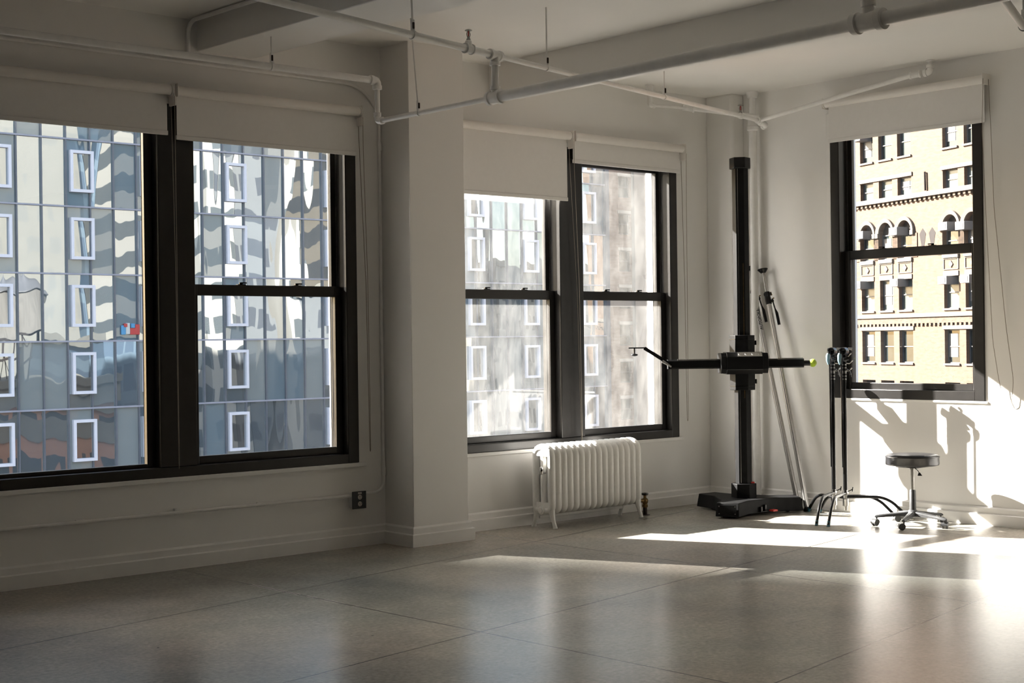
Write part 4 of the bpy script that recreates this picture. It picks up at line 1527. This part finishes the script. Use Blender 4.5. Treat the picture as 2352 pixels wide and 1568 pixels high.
    b = MB(TO); b.tube([(-1.35, .08, 11.9), (-1.40, .10, 11.95), (-1.42, .10, 10.75)], .07, 8); b.build('drain_pipe', M['darkbrick'], root)
    # window air conditioners, each a thing of its own
    acs = [(5.36, 4.66, 'furthest left under the diamond panels'), (1.28, 4.66, 'beside the blank pier under the diamond panels'),
           (-3.62, 4.62, 'right of the blank pier under the diamond panels'), (-5.75, 4.62, 'at the window edge under the diamond panels'),
           (5.0, 8.06, 'in the first arched window from the left'), (1.3, 8.05, 'in the third arched window from the left'),
           (-3.74, 8.0, 'in the arched window right of the two dark shields'), (-5.35, 7.92, 'in the last arched window to the right'),
           (5.2, 14.75, 'high up under the blind of the corner window')]
    first = None
    for c, z, where in acs:
        a = thing('air_conditioner', 'white window air conditioner ' + where, 'air conditioner', tuple(TO((c, .35, z))), 'air conditioners on the orange brick building')
        if first is None:
            TA = lambda p, c=c, z=z: TO((c + p[0], p[1], z + p[2]))
            bb = MB(TA).box(-.40, -.3, 0, .46, .60, .52).build('casing', M['acwhite'], a, bevel=.02)
            gg = MB(TA).box(-.27, .59, .10, .33, .615, .42).build('grille', M['acgrille'], a, label='grey grille')
            first = (a, bb, gg)
        else:
            for src in first[1:]:
                q = src.copy(); COL.objects.link(q); q.parent = a
                q.matrix_parent_inverse = src.matrix_parent_inverse.copy()


orange_building()


# --- buildings on our own side of the street, seen mirrored in the tower
def facade_material(name, wall, glass, pu, pz, wu, wz, u=(1, 0), gl_rough=.2, z0=0.0, band=0.0):
    m = bpy.data.materials.new(name)
    m.use_nodes = True
    nt = m.node_tree
    L = nt.links.new
    b = nt.nodes['Principled BSDF']
    vec = uvcoord(nt, u)
    sx = N(nt, 'ShaderNodeSeparateXYZ'); L(vec, sx.inputs[0])

    def mth(op, a, c=None):
        x = N(nt, 'ShaderNodeMath', operation=op)
        for s_, i in ((a, 0), (c, 1)):
            if s_ is None: continue
            if isinstance(s_, (int, float)): x.inputs[i].default_value = s_
            else: L(s_, x.inputs[i])
        return x.outputs[0]
    fu = mth('FRACT', mth('DIVIDE', mth('ADD', sx.outputs[0], 500.0), pu))
    fz = mth('FRACT', mth('DIVIDE', mth('ADD', sx.outputs[1], 500.0 - z0), pz))
    inu = mth('LESS_THAN', mth('ABSOLUTE', mth('SUBTRACT', fu, .5)), wu / 2)
    inz = mth('LESS_THAN', mth('ABSOLUTE', mth('SUBTRACT', fz, .5)), wz / 2)
    win = mth('MULTIPLY', inu, inz)
    mx = N(nt, 'ShaderNodeMix', data_type='RGBA')
    L(win, mx.inputs[0])
    no = N(nt, 'ShaderNodeTexNoise'); no.inputs['Scale'].default_value = .4; L(vec, no.inputs[0])
    mw = N(nt, 'ShaderNodeMix', data_type='RGBA'); mw.inputs[6].default_value = (*[c * .85 for c in wall], 1); mw.inputs[7].default_value = (*wall, 1)
    L(no.outputs[0], mw.inputs[0]); L(mw.outputs[2], mx.inputs[6])
    mx.inputs[7].default_value = (*glass, 1)
    L(mx.outputs[2], b.inputs['Base Color'])
    b.inputs['Roughness'].default_value = .6
    return m


M['fa_brick'] = facade_material('red_brick_facade', (0.284, 0.134, 0.078), (0.023, 0.026, 0.028), 2.35, 3.6, .55, .58)
M['fa_pale'] = facade_material('pale_facade', (0.100, 0.097, 0.087), (0.081, 0.081, 0.076), 3.2, 3.4, .35, .5)
M['fa_cream'] = facade_material('cream_facade', (0.258, 0.241, 0.214), (0.039, 0.044, 0.046), 2.6, 3.3, .52, .50)
M['fa_grey'] = facade_material('grey_office_facade', (0.093, 0.096, 0.099), (0.031, 0.034, 0.041), 2.4, 3.3, .70, .50)
M['fa_beige'] = facade_material('beige_stone_facade', (0.143, 0.122, 0.094), (0.031, 0.031, 0.031), 3.0, 3.5, .4, .5)
M['fa_blue'] = facade_material('blue_slate_facade', (0.063, 0.091, 0.119), (0.029, 0.047, 0.072), 1.6, 3.4, .8, .7)
M['citytrim'] = mat('city_stone_trim', (0.13, 0.12, 0.10), 0.85, var=0.15, vscale=1)
M['tankwood'] = mat('tank_wood', (0.085, 0.078, 0.07), 0.85, var=0.3, vscale=2, stretch=(6, 6, .4))


def city_block():
    def bld(x0, y0, x1, y1, z1, m, label, extra=None):
        root = thing('city_building', label, 'building', ((x0 + x1) / 2, y1, GZ))
        MB().box(x0, y0, GZ, x1, y1, z1).build('wall', M[m], root)
        MB().box(x0 - .3, y0 - .3, z1, x1 + .3, y1 + .3, z1 + .7).build('parapet', M['citytrim'], root)
        return root
    r = bld(40, -14, 56.6, 5, -1.9, 'fa_brick', 'low red brick building mirrored in the tower glass under the water tank')
    b = MB(); b.box(39.8, 5, -3.6, 56.9, 5.4, -1.9); b.box(39.6, 5, -1.9, 57.1, 5.7, -1.25); b.build('cornice', M['citytrim'], r)
    b = MB(); b.box(39.8, 5, -6.2, 56.8, 5.15, -4.4); b.build('stone_band', M['citytrim'], r)
    bld(46, -40, 65.8, -22, 60, 'fa_pale', 'pale plain tower mirrored in the tower glass behind the water tank')
    bld(67.0, -40, 82, -22, 55, 'fa_blue', 'added slate blue tower, put in for the blue mirrored high in the tower glass')  # added so the tower glass mirrors blue where open sky would be
    bld(57.2, -12, 62.0, 3, 2.0, 'fa_blue', 'dark slate blue building mirrored in the tower glass beside the red brick')
    bld(65.5, -16, 68.8, 4, 70, 'fa_cream', 'slim cream tower mirrored in the tower glass, nearest the grey offices')
    bld(69.5, -16, 73.5, 3, 70, 'fa_grey', 'grey office tower mirrored between two cream piers')
    bld(74.2, -16, 75.6, 4.2, 70, 'fa_cream', 'narrow cream pier mirrored beside the grey offices')
    bld(76.3, -16, 84, 3, 6.0, 'fa_grey', 'lower grey office block mirrored at the edge of the tower')
    bld(86, -20, 99, 4, 30, 'fa_beige', 'beige stone building mirrored in the upper tower glass')
    bld(99.5, -20, 122, 4, 9, 'fa_cream', 'cream stone block mirrored next to the beige building')
    # water tank
    t = thing('water_tank', 'wooden rooftop water tank with a cone roof mirrored in the tower glass', 'water tank', (49.0, 2, -1.2))
    b = MB(); b.lathe([(1.75, 2.6), (1.85, 2.6), (1.78, 6.1), (1.70, 6.1)], (49.0, 2, 0), seg=28); b.build('tank', M['tankwood'], t)
    b = MB(); b.lathe([(1.95, 6.1), (1.95, 6.18), (.12, 7.6), (.02, 7.9)], (49.0, 2, 0), seg=28); b.build('cone_roof', M['greyframe'], t)
    for dx in (-1.3, 1.3):
        for dy in (-1.3, 1.3):
            b = MB(); b.tube([(49.0 + dx * 1.2, 2 + dy * 1.2, -1.2), (49.0 + dx, 2 + dy, 2.6)], .13, 6); b.build('leg', M['darkbrick'], t)
    b = MB()
    for z in (.4, 2.45):
        b.box(47.3, .4, z, 50.7, 3.6, z + .2)
    for s_ in (-1, 1):
        b.tube([(49 - 1.5 * s_, 3.4, -1.2), (49 + 1.4 * s_, 3.4, 2.5)], .06, 6)
    b.build('brace', M['darkbrick'], t)


city_block()


# a far high-rise whose edge eats into the sun's disc as seen from the nearest window
def far_tower():
    root = thing('office_tower', 'distant slab tower standing beyond the street in the sun', 'building', (-84, 145, GZ))
    MB().box(-104.4, 129.7, GZ, -64.2, 159.7, 124).build('wall', M['fa_grey'], root)
    MB().box(-95, 135, 124, -75, 150, 130).build('roof_hut', M['concrete'], root)


far_tower()
